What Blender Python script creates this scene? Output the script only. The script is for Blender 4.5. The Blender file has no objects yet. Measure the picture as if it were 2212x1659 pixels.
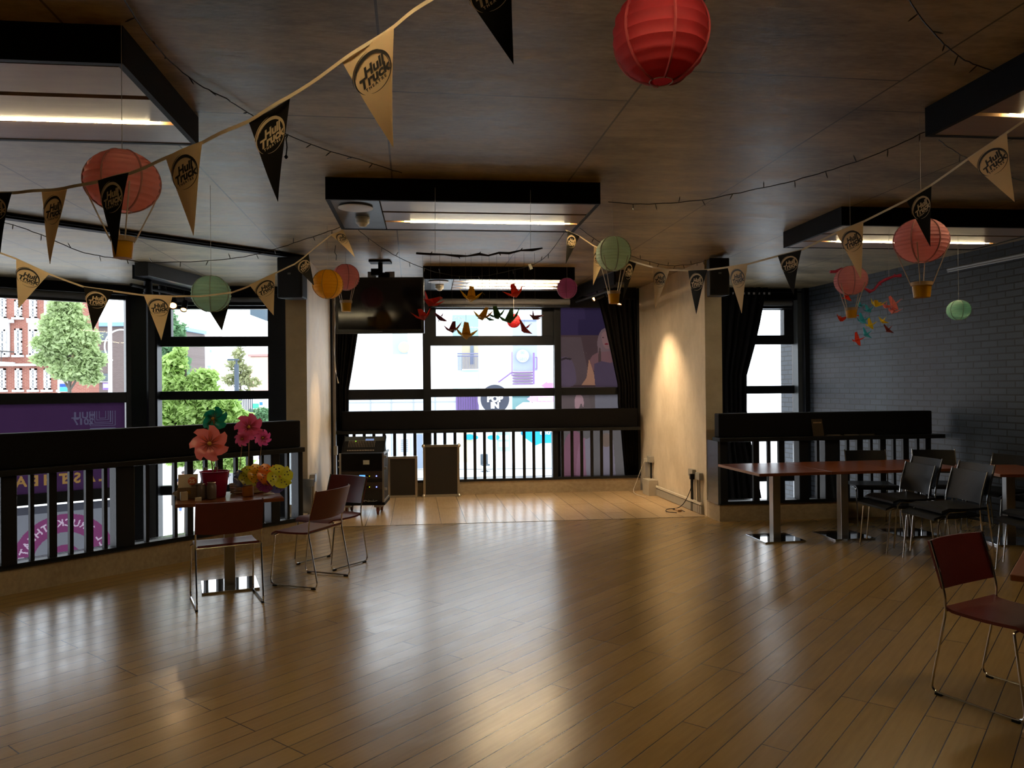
import bpy, bmesh, math, random
from mathutils import Vector, Matrix, Euler
random.seed(7)
PI = math.pi
R = math.radians
sc = bpy.context.scene
col = sc.collection

# ------------------------------------------------------------------ camera
W, H, F = 2212.0, 1659.0, 1662.0
EYE = 1.62
PITCH, ROLL = 9.0 / F, 0.0095
fwd = Vector((0, math.cos(PITCH), math.sin(PITCH)))
rt0 = Vector((1, 0, 0)); up0 = rt0.cross(fwd)
rt = (rt0 * math.cos(ROLL) - up0 * math.sin(ROLL)).normalized()
up = rt.cross(fwd).normalized()
CAMP = Vector((0, 0, EYE))
cam = bpy.data.objects.new('camera', bpy.data.cameras.new('camera'))
col.objects.link(cam)
cam.data.sensor_width = 36.0
cam.data.lens = F / W * 36.0
cam.data.clip_start = 0.05
cam.data.clip_end = 500
cam.matrix_world = Matrix(((rt.x, up.x, -fwd.x, CAMP.x), (rt.y, up.y, -fwd.y, CAMP.y), (rt.z, up.z, -fwd.z, CAMP.z), (0, 0, 0, 1)))
sc.camera = cam

# ------------------------------------------------------------------ world, exposure
sc.view_settings.view_transform = 'Standard'
sc.view_settings.look = 'None'
sc.view_settings.gamma = 1.0
sc.view_settings.use_curve_mapping = False
sc.view_settings.exposure = 0.0
sc.cycles.use_denoising = True
sc.cycles.max_bounces = 8
sc.cycles.diffuse_bounces = 5
sc.cycles.glossy_bounces = 4
sc.cycles.transparent_max_bounces = 12
sc.cycles.sample_clamp_indirect = 6.0
sc.cycles.caustics_reflective = False
sc.cycles.caustics_refractive = False
SKY = 4.3
wd = bpy.data.worlds.new('overcast_sky'); sc.world = wd; wd.use_nodes = True
nt = wd.node_tree; nt.nodes.clear()
wo = nt.nodes.new('ShaderNodeOutputWorld'); bg = nt.nodes.new('ShaderNodeBackground')
tc = nt.nodes.new('ShaderNodeTexCoord'); nz = nt.nodes.new('ShaderNodeTexNoise'); nz.inputs['Scale'].default_value = 2.5
cr = nt.nodes.new('ShaderNodeValToRGB')
cr.color_ramp.elements[0].position = .3; cr.color_ramp.elements[0].color = (.78, .87, 1, 1)
cr.color_ramp.elements[1].position = .7; cr.color_ramp.elements[1].color = (.97, .98, 1, 1)
nt.links.new(tc.outputs['Generated'], nz.inputs['Vector']); nt.links.new(nz.outputs['Fac'], cr.inputs['Fac'])
nt.links.new(cr.outputs['Color'], bg.inputs['Color']); bg.inputs['Strength'].default_value = SKY
nt.links.new(bg.outputs['Background'], wo.inputs['Surface'])
TUBE = 42.0          # strength of the fluorescent tubes
SPOTW = 60.0        # watts of the warm stage spots


def hz(px): return 838.5 - ROLL * (px - 1106)
def ray(px, py): return fwd + rt * ((px - W / 2) / F) + up * ((H / 2 - py) / F)
def at(px, py, D):
    d = ray(px, py); return CAMP + d * (D / d.y)
def atz(px, py, z):
    d = ray(px, py); return CAMP + d * ((z - EYE) / d.z)

# ------------------------------------------------------------------ materials
def srgb(r, g, b):
    f = lambda c: (c / 255 / 12.92) if c / 255 <= .04045 else ((c / 255 + .055) / 1.055) ** 2.4
    return (f(r), f(g), f(b), 1)

MC = {}
def mat(name, c, rough=.5, metal=0, spec=.5, var=.12, vscale=14, bump=.02, bscale=60, emit=None, estr=0, translucent=0, coat=0, stretch=None):
    if name in MC: return MC[name]
    m = bpy.data.materials.new(name); m.use_nodes = True
    nt = m.node_tree; N = nt.nodes; L = nt.links
    b = N['Principled BSDF']; out = N['Material Output']
    c = tuple(c)[:3] + (1,)
    b.inputs['Roughness'].default_value = rough; b.inputs['Metallic'].default_value = metal
    b.inputs['Specular IOR Level'].default_value = spec
    b.inputs['Coat Weight'].default_value = coat
    tc = N.new('ShaderNodeTexCoord'); src = tc.outputs['Object']
    if stretch:
        mp = N.new('ShaderNodeMapping'); mp.inputs['Scale'].default_value = stretch
        L.new(src, mp.inputs['Vector']); src = mp.outputs['Vector']
    if var:
        nz = N.new('ShaderNodeTexNoise'); nz.inputs['Scale'].default_value = vscale; nz.inputs['Detail'].default_value = 5
        L.new(src, nz.inputs['Vector'])
        mx = N.new('ShaderNodeMix'); mx.data_type = 'RGBA'
        mx.inputs['A'].default_value = tuple(x * (1 - var) for x in c[:3]) + (1,)
        mx.inputs['B'].default_value = tuple(min(1, x * (1 + var)) for x in c[:3]) + (1,)
        L.new(nz.outputs['Fac'], mx.inputs['Factor']); cs = mx.outputs['Result']
        L.new(cs, b.inputs['Base Color'])
    else:
        b.inputs['Base Color'].default_value = c; cs = None
    if bump:
        n2 = N.new('ShaderNodeTexNoise'); n2.inputs['Scale'].default_value = bscale
        L.new(src, n2.inputs['Vector'])
        bp = N.new('ShaderNodeBump'); bp.inputs['Strength'].default_value = bump * 5; bp.inputs['Distance'].default_value = .01
        L.new(n2.outputs['Fac'], bp.inputs['Height']); L.new(bp.outputs['Normal'], b.inputs['Normal'])
    if emit:
        b.inputs['Emission Color'].default_value = tuple(emit)[:3] + (1,); b.inputs['Emission Strength'].default_value = estr
    if translucent:
        t = N.new('ShaderNodeBsdfTranslucent')
        if cs: L.new(cs, t.inputs['Color'])
        else: t.inputs['Color'].default_value = c
        ms = N.new('ShaderNodeMixShader'); ms.inputs['Fac'].default_value = translucent
        L.new(b.outputs['BSDF'], ms.inputs[1]); L.new(t.outputs['BSDF'], ms.inputs[2]); L.new(ms.outputs['Shader'], out.inputs['Surface'])
    MC[name] = m
    return m

def math_node(N, L, op, a, b=None, c=None):
    n = N.new('ShaderNodeMath'); n.operation = op
    for i, v in enumerate((a, b, c)):
        if v is None: continue
        if isinstance(v, (int, float)): n.inputs[i].default_value = v
        else: L.new(v, n.inputs[i])
    return n.outputs[0]

def concrete(name, base, dark, rough=.45, seams=None, holes=False, speckle=.5, grad=None):
    m = bpy.data.materials.new(name); m.use_nodes = True
    N = m.node_tree.nodes; L = m.node_tree.links; b = N['Principled BSDF']
    g = N.new('ShaderNodeNewGeometry'); vr = N.new('ShaderNodeVectorRotate'); vr.rotation_type = 'Z_AXIS'
    vr.inputs['Angle'].default_value = R(-7.4); L.new(g.outputs['Position'], vr.inputs['Vector'])
    mp = N.new('ShaderNodeMapping'); mp.inputs['Scale'].default_value = (.8, 2.2, 1.2); L.new(vr.outputs['Vector'], mp.inputs['Vector'])
    n1 = N.new('ShaderNodeTexNoise'); n1.inputs['Scale'].default_value = 1.3; n1.inputs['Detail'].default_value = 9; n1.inputs['Roughness'].default_value = .68
    L.new(mp.outputs['Vector'], n1.inputs['Vector'])
    n2 = N.new('ShaderNodeTexNoise'); n2.inputs['Scale'].default_value = 22; n2.inputs['Detail'].default_value = 6
    L.new(mp.outputs['Vector'], n2.inputs['Vector'])
    r = N.new('ShaderNodeValToRGB'); r.color_ramp.elements[0].position = .36; r.color_ramp.elements[0].color = dark
    r.color_ramp.elements[1].position = .62; r.color_ramp.elements[1].color = base
    s = math_node(N, L, 'ADD', math_node(N, L, 'MULTIPLY', n1.outputs['Fac'], 1 - speckle * .4), math_node(N, L, 'MULTIPLY', n2.outputs['Fac'], speckle * .4))
    L.new(s, r.inputs['Fac']); colr = r.outputs['Color']; hgt = s
    if seams:
        sx, sy, ox, oy = seams
        sep = N.new('ShaderNodeSeparateXYZ'); L.new(vr.outputs['Vector'], sep.inputs[0])
        x = math_node(N, L, 'DIVIDE', math_node(N, L, 'ADD', sep.outputs['X'], ox), sx)
        colx = math_node(N, L, 'FLOOR', x)
        odd = math_node(N, L, 'MULTIPLY', math_node(N, L, 'MODULO', colx, 2), .12)
        y = math_node(N, L, 'ADD', math_node(N, L, 'DIVIDE', math_node(N, L, 'ADD', sep.outputs['Y'], oy), sy), odd)
        dx = math_node(N, L, 'MULTIPLY', math_node(N, L, 'PINGPONG', x, .5), sx)
        dy = math_node(N, L, 'MULTIPLY', math_node(N, L, 'PINGPONG', y, .5), sy)
        d = math_node(N, L, 'MINIMUM', dx, dy)
        ln = math_node(N, L, 'LESS_THAN', d, .006)
        mx = N.new('ShaderNodeMix'); mx.data_type = 'RGBA'; mx.inputs['B'].default_value = tuple(v * .3 for v in dark[:3]) + (1,)
        L.new(math_node(N, L, 'MULTIPLY', ln, .9), mx.inputs['Factor']); L.new(colr, mx.inputs['A']); colr = mx.outputs['Result']
    L.new(colr, b.inputs['Base Color'])
    rr = N.new('ShaderNodeMapRange'); rr.inputs['To Min'].default_value = max(.29, rough - .14); rr.inputs['To Max'].default_value = rough + .2
    L.new(n1.outputs['Fac'], rr.inputs['Value']); L.new(rr.outputs['Result'], b.inputs['Roughness'])
    bp = N.new('ShaderNodeBump'); bp.inputs['Strength'].default_value = .25; bp.inputs['Distance'].default_value = .02
    L.new(hgt, bp.inputs['Height']); L.new(bp.outputs['Normal'], b.inputs['Normal'])
    return m

def planks(name, ang, c1, c2, width=.13, length=2.1, rough=.3):
    m = bpy.data.materials.new(name); m.use_nodes = True
    N = m.node_tree.nodes; L = m.node_tree.links; b = N['Principled BSDF']
    g = N.new('ShaderNodeNewGeometry'); vr = N.new('ShaderNodeVectorRotate'); vr.rotation_type = 'Z_AXIS'
    vr.inputs['Angle'].default_value = -ang; L.new(g.outputs['Position'], vr.inputs['Vector'])
    br = N.new('ShaderNodeTexBrick'); L.new(vr.outputs['Vector'], br.inputs['Vector'])
    br.inputs['Scale'].default_value = 1; br.inputs['Brick Width'].default_value = length; br.inputs['Row Height'].default_value = width
    br.inputs['Mortar Size'].default_value = .0028; br.inputs['Mortar Smooth'].default_value = .2; br.inputs['Bias'].default_value = 0
    br.offset = .37; br.offset_frequency = 3
    br.inputs['Color1'].default_value = c1; br.inputs['Color2'].default_value = c2
    br.inputs['Mortar'].default_value = (.035, .02, .01, 1)
    mp = N.new('ShaderNodeMapping'); mp.inputs['Scale'].default_value = (2.2, 26, 1); L.new(vr.outputs['Vector'], mp.inputs['Vector'])
    n1 = N.new('ShaderNodeTexNoise'); n1.inputs['Scale'].default_value = 1.6; n1.inputs['Detail'].default_value = 8; L.new(mp.outputs['Vector'], n1.inputs['Vector'])
    mx = N.new('ShaderNodeMix'); mx.data_type = 'RGBA'; mx.blend_type = 'MULTIPLY'; mx.inputs['Factor'].default_value = .45
    r = N.new('ShaderNodeValToRGB'); r.color_ramp.elements[0].position = .2; r.color_ramp.elements[0].color = (.62, .58, .52, 1); r.color_ramp.elements[1].position = .8; r.color_ramp.elements[1].color = (1, 1, 1, 1)
    L.new(n1.outputs['Fac'], r.inputs['Fac']); L.new(br.outputs['Color'], mx.inputs['A']); L.new(r.outputs['Color'], mx.inputs['B'])
    # worn patches
    n3 = N.new('ShaderNodeTexNoise'); n3.inputs['Scale'].default_value = .9; n3.inputs['Detail'].default_value = 3; L.new(vr.outputs['Vector'], n3.inputs['Vector'])
    mx2 = N.new('ShaderNodeMix'); mx2.data_type = 'RGBA'; mx2.blend_type = 'MULTIPLY'; mx2.inputs['Factor'].default_value = .5
    r3 = N.new('ShaderNodeValToRGB'); r3.color_ramp.elements[0].position = .25; r3.color_ramp.elements[0].color = (.7, .66, .6, 1); r3.color_ramp.elements[1].position = .75; r3.color_ramp.elements[1].color = (1, 1, 1, 1)
    L.new(n3.outputs['Fac'], r3.inputs['Fac']); L.new(mx.outputs['Result'], mx2.inputs['A']); L.new(r3.outputs['Color'], mx2.inputs['B'])
    L.new(mx2.outputs['Result'], b.inputs['Base Color'])
    n4 = N.new('ShaderNodeTexNoise'); n4.inputs['Scale'].default_value = 5; n4.inputs['Detail'].default_value = 8; L.new(vr.outputs['Vector'], n4.inputs['Vector'])
    rr = N.new('ShaderNodeMapRange'); rr.inputs['From Min'].default_value = .3; rr.inputs['From Max'].default_value = .7
    rr.inputs['To Min'].default_value = rough; rr.inputs['To Max'].default_value = rough + .055
    L.new(n4.outputs['Fac'], rr.inputs['Value']); L.new(rr.outputs['Result'], b.inputs['Roughness'])
    b.inputs['Specular IOR Level'].default_value = .82
    mp5 = N.new('ShaderNodeMapping'); mp5.inputs['Scale'].default_value = (9, 34, 1); L.new(vr.outputs['Vector'], mp5.inputs['Vector'])
    n5 = N.new('ShaderNodeTexNoise'); n5.inputs['Scale'].default_value = 1; n5.inputs['Detail'].default_value = 4; L.new(mp5.outputs['Vector'], n5.inputs['Vector'])
    h = math_node(N, L, 'SUBTRACT', math_node(N, L, 'MULTIPLY', n5.outputs['Fac'], .42), math_node(N, L, 'MULTIPLY', br.outputs['Fac'], .8))
    bp = N.new('ShaderNodeBump'); bp.inputs['Strength'].default_value = .35; bp.inputs['Distance'].default_value = .004
    L.new(h, bp.inputs['Height']); L.new(bp.outputs['Normal'], b.inputs['Normal'])
    return m

def bricks(name, c1, c2, mortar, bw=.225, rh=.075, ms=.01, rough=.5, axis='XZ', bump=.6):
    m = bpy.data.materials.new(name); m.use_nodes = True
    N = m.node_tree.nodes; L = m.node_tree.links; b = N['Principled BSDF']
    tc = N.new('ShaderNodeTexCoord'); sep = N.new('ShaderNodeSeparateXYZ'); cmb = N.new('ShaderNodeCombineXYZ')
    L.new(tc.outputs['Object'], sep.inputs[0]); L.new(sep.outputs['X' if axis == 'XZ' else 'Y'], cmb.inputs[0]); L.new(sep.outputs['Z'], cmb.inputs[1])
    br = N.new('ShaderNodeTexBrick'); L.new(cmb.outputs[0], br.inputs['Vector'])
    br.inputs['Scale'].default_value = 1; br.inputs['Brick Width'].default_value = bw; br.inputs['Row Height'].default_value = rh
    br.inputs['Mortar Size'].default_value = ms; br.inputs['Mortar Smooth'].default_value = .15
    br.inputs['Color1'].default_value = c1; br.inputs['Color2'].default_value = c2; br.inputs['Mortar'].default_value = mortar
    L.new(br.outputs['Color'], b.inputs['Base Color']); b.inputs['Roughness'].default_value = rough
    n = N.new('ShaderNodeTexNoise'); n.inputs['Scale'].default_value = 40; L.new(tc.outputs['Object'], n.inputs['Vector'])
    h = math_node(N, L, 'SUBTRACT', math_node(N, L, 'MULTIPLY', n.outputs['Fac'], .3), br.outputs['Fac'])
    bp = N.new('ShaderNodeBump'); bp.inputs['Strength'].default_value = bump; bp.inputs['Distance'].default_value = .008
    L.new(h, bp.inputs['Height']); L.new(bp.outputs['Normal'], b.inputs['Normal'])
    return m

def glass_mat(name='window_glass', tint=(.96, .98, .98)):
    m = bpy.data.materials.new(name); m.use_nodes = True
    N = m.node_tree.nodes; L = m.node_tree.links; N.clear()
    o = N.new('ShaderNodeOutputMaterial'); t = N.new('ShaderNodeBsdfTransparent'); t.inputs['Color'].default_value = tint + (1,)
    g = N.new('ShaderNodeBsdfGlossy'); g.inputs['Roughness'].default_value = .02
    f = N.new('ShaderNodeFresnel'); f.inputs['IOR'].default_value = 1.35
    ms = N.new('ShaderNodeMixShader'); L.new(f.outputs[0], ms.inputs['Fac']); L.new(t.outputs[0], ms.inputs[1]); L.new(g.outputs[0], ms.inputs[2]); L.new(ms.outputs[0], o.inputs['Surface'])
    return m

def hexc(r, g, b, k=1.0):
    c = srgb(r, g, b); return (min(1, c[0] * k), min(1, c[1] * k), min(1, c[2] * k), 1)

BLACK = mat('black_paint', (.0045, .0045, .006), .6, spec=.15, var=.2)
STEEL_BLK = mat('black_steel', (.010, .011, .013), .42, spec=.3, var=.2)
FRAME = mat('dark_window_frame', (.010, .012, .017), .36, spec=.35, var=.15)
CHROME = mat('chrome', (.72, .70, .66), .13, 1, var=.04, bump=0)
STEEL = mat('brushed_steel', (.42, .40, .38), .3, 1, var=.08, bump=.01)
ALU = mat('aluminium_trim', (.55, .52, .46), .3, 1, var=.1, bump=.01)
RED_LEATHER = mat('oxblood_leather', (.105, .014, .014), .36, var=.18, bump=.03, bscale=180)
BLK_LEATHER = mat('black_leather', (.006, .007, .010), .36, spec=.25, var=.2, bump=.03, bscale=180)
TABLE_WOOD = mat('red_brown_table_wood', (.17, .050, .016), .28, var=.3, vscale=4, bump=.01, stretch=(2, 14, 2))
EDGE_WOOD = mat('pale_table_edge', (.32, .17, .10), .4)
WHITE_PL = mat('white_plastic', (.68, .66, .60), .4)
GREY_PL = mat('grey_trunking', (.36, .36, .34), .45)
CREAM = mat('cream_card', (.86, .68, .42), .75, var=.05, bump=0, translucent=.25)
FLAGBLK = mat('black_card', (.010, .009, .008), .7, spec=.2, var=.1, bump=0)
CREAM_PRINT = mat('cream_print', (.72, .56, .36), .7, var=0, bump=0)
BLACK_PRINT = mat('black_print', (.012, .010, .010), .6, var=0, bump=0)
TAPE = mat('bunting_tape', (.75, .62, .42), .7, var=.05)
CABLE = mat('dark_cable', (.010, .009, .008), .5, var=0, bump=0)
BULB = mat('unlit_fairy_bulb', (.06, .055, .05), .15, var=0, bump=0)
BRK = None
CURTAIN = mat('black_velvet', (.008, .0075, .009), .9, spec=.2, var=.2, bump=.03)
CONC_CEIL = concrete('board_marked_ceiling', (.47, .365, .205, 1), (.14, .105, .058, 1), .38, seams=(1.335, 3.5, .135, 3.5 - .62))
CONC_FIN = concrete('fin_concrete', (.78, .70, .58, 1), (.60, .53, .42, 1), .55, speckle=.3)
CONC_KERB = concrete('kerb_concrete', (.50, .42, .30, 1), (.32, .26, .18, 1), .6, speckle=.9)
DARKWALL = mat('dark_wall_paint', (.022, .018, .015), .6, vscale=3)
FLOORM = planks('oak_floor_boards', math.atan2(.7826, .6225), (.41, .275, .105, 1), (.34, .225, .080, 1), rough=.212)
STAGEM = planks('stage_floor_boards', math.atan2(.99, -.125), (.66, .49, .30, 1), (.60, .44, .26, 1), width=.30, rough=.213)
BRICKM = bricks('black_painted_brick', (.040, .052, .070, 1), (.026, .034, .046, 1), (.0008, .0008, .001, 1), .235, .0785, .0095, .40, bump=.5)
GLASS = glass_mat()

# ------------------------------------------------------------------ mesh helpers
class MB:
    def __init__(s): s.b = bmesh.new()
    def box(s, c, size, rot=None, bev=0):
        r = bmesh.ops.create_cube(s.b, size=1); vs = r['verts']
        bmesh.ops.scale(s.b, vec=Vector(size), verts=vs)
        if bev:
            es = list({e for v in vs for e in v.link_edges})
            rr = bmesh.ops.bevel(s.b, geom=es, offset=bev, segments=2, affect='EDGES', profile=.5)
            vs = list({v for f in rr['faces'] for v in f.verts} | {v for v in vs if v.is_valid})
        M = Matrix.Translation(Vector(c))
        if rot is not None: M = M @ (rot if isinstance(rot, Matrix) else Euler(rot).to_matrix().to_4x4())
        bmesh.ops.transform(s.b, matrix=M, verts=vs); return s
    def span(s, a, b, bev=0):
        a = Vector(a); b = Vector(b); return s.box((a + b) / 2, [abs(x) for x in (b - a)], bev=bev)
    def tube(s, pts, r, n=8, cap=True, closed=False):
        pts = [Vector(p) for p in pts]; rings = []; prev = None
        rr = r if isinstance(r, (list, tuple)) else [r] * len(pts)
        for i, p in enumerate(pts):
            if closed: t = (pts[(i + 1) % len(pts)] - pts[i - 1])
            else: t = (pts[min(i + 1, len(pts) - 1)] - pts[max(i - 1, 0)])
            if t.length < 1e-9: t = Vector((0, 0, 1))
            t.normalize()
            if prev is None:
                a = Vector((0, 0, 1)) if abs(t.z) < .9 else Vector((1, 0, 0))
                u = t.cross(a).normalized()
            else:
                u = prev - t * prev.dot(t)
                u = u.normalized() if u.length > 1e-6 else t.cross(Vector((1, 0, 0))).normalized()
            prev = u; v = t.cross(u)
            rings.append([s.b.verts.new(p + (u * math.cos(k * 2 * PI / n) + v * math.sin(k * 2 * PI / n)) * rr[i]) for k in range(n)])
        m = len(rings)
        for i in range(m if closed else m - 1):
            A, B = rings[i], rings[(i + 1) % m]
            for k in range(n): s.b.faces.new((A[k], A[(k + 1) % n], B[(k + 1) % n], B[k]))
        if cap and not closed:
            s.b.faces.new(list(reversed(rings[0]))); s.b.faces.new(rings[-1])
        return s
    def lathe(s, prof, n=24, c=(0, 0, 0), cap=True, M=None):
        rings = []; c = Vector(c)
        for (r, z) in prof:
            ring = []
            for k in range(n):
                p = Vector((r * math.cos(k * 2 * PI / n), r * math.sin(k * 2 * PI / n), z))
                if M is not None: p = M @ p
                ring.append(s.b.verts.new(c + p))
            rings.append(ring)
        for A, B in zip(rings, rings[1:]):
            for k in range(n): s.b.faces.new((A[k], A[(k + 1) % n], B[(k + 1) % n], B[k]))
        if cap:
            s.b.faces.new(list(reversed(rings[0]))); s.b.faces.new(rings[-1])
        return s
    def poly(s, pts, thick=None, d=None):
        """flat polygon, optionally extruded along d by thick"""
        vs = [s.b.verts.new(Vector(p)) for p in pts]; f = s.b.faces.new(vs)
        if thick:
            d = Vector(d) if d is not None else f.normal
            r = bmesh.ops.extrude_face_region(s.b, geom=[f])
            nv = [g for g in r['geom'] if isinstance(g, bmesh.types.BMVert)]
            bmesh.ops.translate(s.b, vec=d.normalized() * thick, verts=nv)
        return s
    def build(s, name, m, parent=None, smooth=False, sub=0, world=False, bev=0):
        bmesh.ops.recalc_face_normals(s.b, faces=s.b.faces)
        me = bpy.data.meshes.new(name); s.b.to_mesh(me); s.b.free()
        me.materials.append(m)
        if smooth:
            me.polygons.foreach_set('use_smooth', [True] * len(me.polygons))
            try: me.set_sharp_from_angle(angle=R(40))
            except Exception: pass
        o = bpy.data.objects.new(name, me); col.objects.link(o)
        if parent is not None:
            o.parent = parent
            if world: o.matrix_parent_inverse = wmat(parent).inverted()
        if bev:
            b = o.modifiers.new('bevel', 'BEVEL'); b.width = bev; b.segments = 2; b.limit_method = 'ANGLE'
        if sub:
            q = o.modifiers.new('sub', 'SUBSURF'); q.levels = q.render_levels = sub
        return o

def wmat(o):
    M = o.matrix_parent_inverse @ Matrix.LocRotScale(o.location, o.rotation_euler, o.scale)
    return (wmat(o.parent) @ M) if o.parent else Matrix.LocRotScale(o.location, o.rotation_euler, o.scale)

def tag(o, label=None, cat=None, group=None, kind=None):
    if label: o['label'] = label
    if cat: o['category'] = cat
    if group: o['group'] = group
    if kind: o['kind'] = kind
    return o
def thing(name, label, cat, loc=(0, 0, 0), rz=0, group=None):
    o = bpy.data.objects.new(name, None); col.objects.link(o)
    o.location = loc; o.rotation_euler = (0, 0, rz); o.empty_display_size = .1
    return tag(o, label, cat, group)
def struct(o, label=None): o['kind'] = 'structure'; return o
def kids(o): return [c for c in bpy.data.objects if c.parent == o]
def dup(o, loc, rz, label, parent=None, cache={}):
    c = o.copy(); col.objects.link(c)
    if parent is None:
        c.location = loc; c.rotation_euler = (0, 0, rz); c['label'] = label
    else: c.parent = parent
    for ch in kids_of[o.name]: dup(ch, None, None, None, c)
    return c
kids_of = {}
def index_kids(o):
    kids_of[o.name] = [c for c in bpy.data.objects if c.parent == o]
    for c in kids_of[o.name]: index_kids(c)

def text_mesh(s, size=1, shear=0, offset=0, spacing=1, align='CENTER', extrude=0):
    cu = bpy.data.curves.new('lettering', 'FONT'); cu.body = s; cu.size = size; cu.shear = shear; cu.offset = offset
    cu.space_character = spacing; cu.align_x = align; cu.align_y = 'CENTER'; cu.extrude = extrude; cu.resolution_u = 3
    o = bpy.data.objects.new('lettering', cu); col.objects.link(o)
    bpy.context.view_layer.update()
    me = bpy.data.meshes.new_from_object(o.evaluated_get(bpy.context.evaluated_depsgraph_get()))
    vs = [v.co.copy() for v in me.vertices]; fs = [tuple(p.vertices) for p in me.polygons]
    bpy.data.objects.remove(o); bpy.data.curves.remove(cu); bpy.data.meshes.remove(me)
    return vs, fs
def add_vf(mb, vf, fn):
    vs = [mb.b.verts.new(fn(v)) for v in vf[0]]
    for f in vf[1]:
        try: mb.b.faces.new([vs[i] for i in f])
        except ValueError: pass

# ------------------------------------------------------------------ plan of the room
CEIL = 3.20
G = R(6.0)                                   # the building grid is turned 6 degrees against the view
def glassD(X): return 12.25 + .105 * X       # main facade plane
def onglass(px, off=0):                      # plan point of the facade under a column of the picture
    t = (px - W / 2) / F; D = (12.25 + off) / (1 - .105 * t); return Vector((t * D, D, 0))
LP1 = Vector((-5.82, 11.62, 0)); LDIR = Vector((.777, .629, 0)).normalized()    # angled left bay
def onleft(px, off=0):
    t = (px - W / 2) / F; n = Vector((-LDIR.y, LDIR.x, 0)); p = LP1 + n * off
    # p + s*LDIR with X = t*D
    s = (t * p.y - p.x) / (LDIR.x - t * LDIR.y); return p + LDIR * s
RDIR = Vector((.63, .777, 0)).normalized()
RAILL = Vector((-2.27, 8.38, 0))             # right-hand end of the left rail
FINL = Vector((-2.42, 9.08, 0)); FINR = Vector((2.42, 9.62, 0))
FDIR = Vector((-.105, .9945, 0)).normalized(); GDIR = Vector((.9945, .105, 0)).normalized()
BR0 = Vector((4.74, 12.86, 0)); BDIR = Vector((.2, -.98, 0)).normalized()        # brick wall, from facade towards the room
RR0 = Vector((2.47, 9.20, 0)); 
def brick_hit(px):
    t = (px - W / 2) / F; s = (t * BR0.y - BR0.x) / (BDIR.x - t * BDIR.y); return BR0 + BDIR * s
RR1 = Vector((5.36, 9.55, 0))

def wallbox(name, a, b, z0, z1, thick, m, side=1, structure=True, parent=None):
    """upright slab from plan point a to b; thick grows to the left of a->b when side=1"""
    a = Vector((a.x, a.y, 0)); b = Vector((b.x, b.y, 0)); d = b - a; L = d.length
    o = MB().span((0, 0 if side > 0 else -thick, z0), (L, thick if side > 0 else 0, z1)).build(name, m)
    o.location = a; o.rotation_euler = (0, 0, math.atan2(d.y, d.x))
    if parent is not None:
        o.parent = parent; o.matrix_parent_inverse = wmat(parent).inverted()
    elif structure: struct(o)
    return o

# floor slab of the room
BACKY = -5.2; LX = -9.6
stg = [Vector((-2.06, 9.10, 0)), Vector((2.26, 9.56, 0))]
lend = RAILL - RDIR * ((RAILL.x - LX) / RDIR.x)
bb = BR0 + BDIR * ((BR0.y - BACKY) / -BDIR.y)
room = [(LX, BACKY), (bb.x + .1, BACKY), (RR1.x + .05, RR1.y), (RR0.x, RR0.y), (FINR.x, FINR.y), (stg[1].x + .16, stg[1].y + .02), (stg[0].x - .36, stg[0].y - .04), (FINL.x, FINL.y), (RAILL.x, RAILL.y), (lend.x, lend.y)]
f = MB().poly([(x, y, 0) for x, y in room], .32, (0, 0, -1)).build('floor', FLOORM); struct(f)
sl = [(stg[0].x - .36, stg[0].y - .04), (stg[1].x + .16, stg[1].y + .02), (2.10, 12.1), (-2.76, 11.6)]
f = MB().poly([(x, y, 0) for x, y in sl], .32, (0, 0, -1)).build('floor_stage', STAGEM); struct(f)
j = MB(); a, b = Vector((stg[0].x - .3, stg[0].y - .035, .0005)), Vector((stg[1].x + .12, stg[1].y + .015, .0005))
j.tube([a, b], .003, 6); struct(j.build('trim_1', mat('floor_joint', (.03, .02, .012), .8)))
# ceiling, outer walls
c = MB().poly([(LX - .3, BACKY, CEIL), (bb.x + .5, BACKY, CEIL), (BR0.x + .3, BR0.y + .3, CEIL), (-5.6, 11.75, CEIL), (LX - .3, 8.7, CEIL)], .3, (0, 0, 1)).build('ceiling', CONC_CEIL); struct(c)
wallbox('wall_back', Vector((LX, BACKY, 0)), Vector((bb.x + .3, BACKY, 0)), -3.5, 3.5, .2, DARKWALL, -1)
wallbox('wall_left', Vector((LX, BACKY, 0)), Vector((LX, 8.9, 0)), -3.5, 3.5, .2, DARKWALL, 1)
o = wallbox('wall_right', BR0 - BDIR * .45, bb, -3.5, CEIL, .3, BRICKM, 1)
lf = MB().poly([(LX, BACKY, -3.4), (bb.x, BACKY, -3.4), (BR0.x, BR0.y, -3.4), (-5.6, 11.75, -3.4), (LX, 8.7, -3.4)], .1, (0, 0, -1)).build('floor_lower_storey', mat('lower_floor_stone', (.16, .16, .165), .35)); struct(lf)

# concrete fins
def fin(name, near, px_far, thick, side):
    far = onglass(px_far, -.05); d = (far - near); d.z = 0
    return wallbox(name, near, near + d, -3.4, CEIL, thick, CONC_FIN, side)
fin('wall_left_fin', FINL, 722, .24, 1)
fin('wall_right_fin', FINR, 1378, .22, -1)

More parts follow.
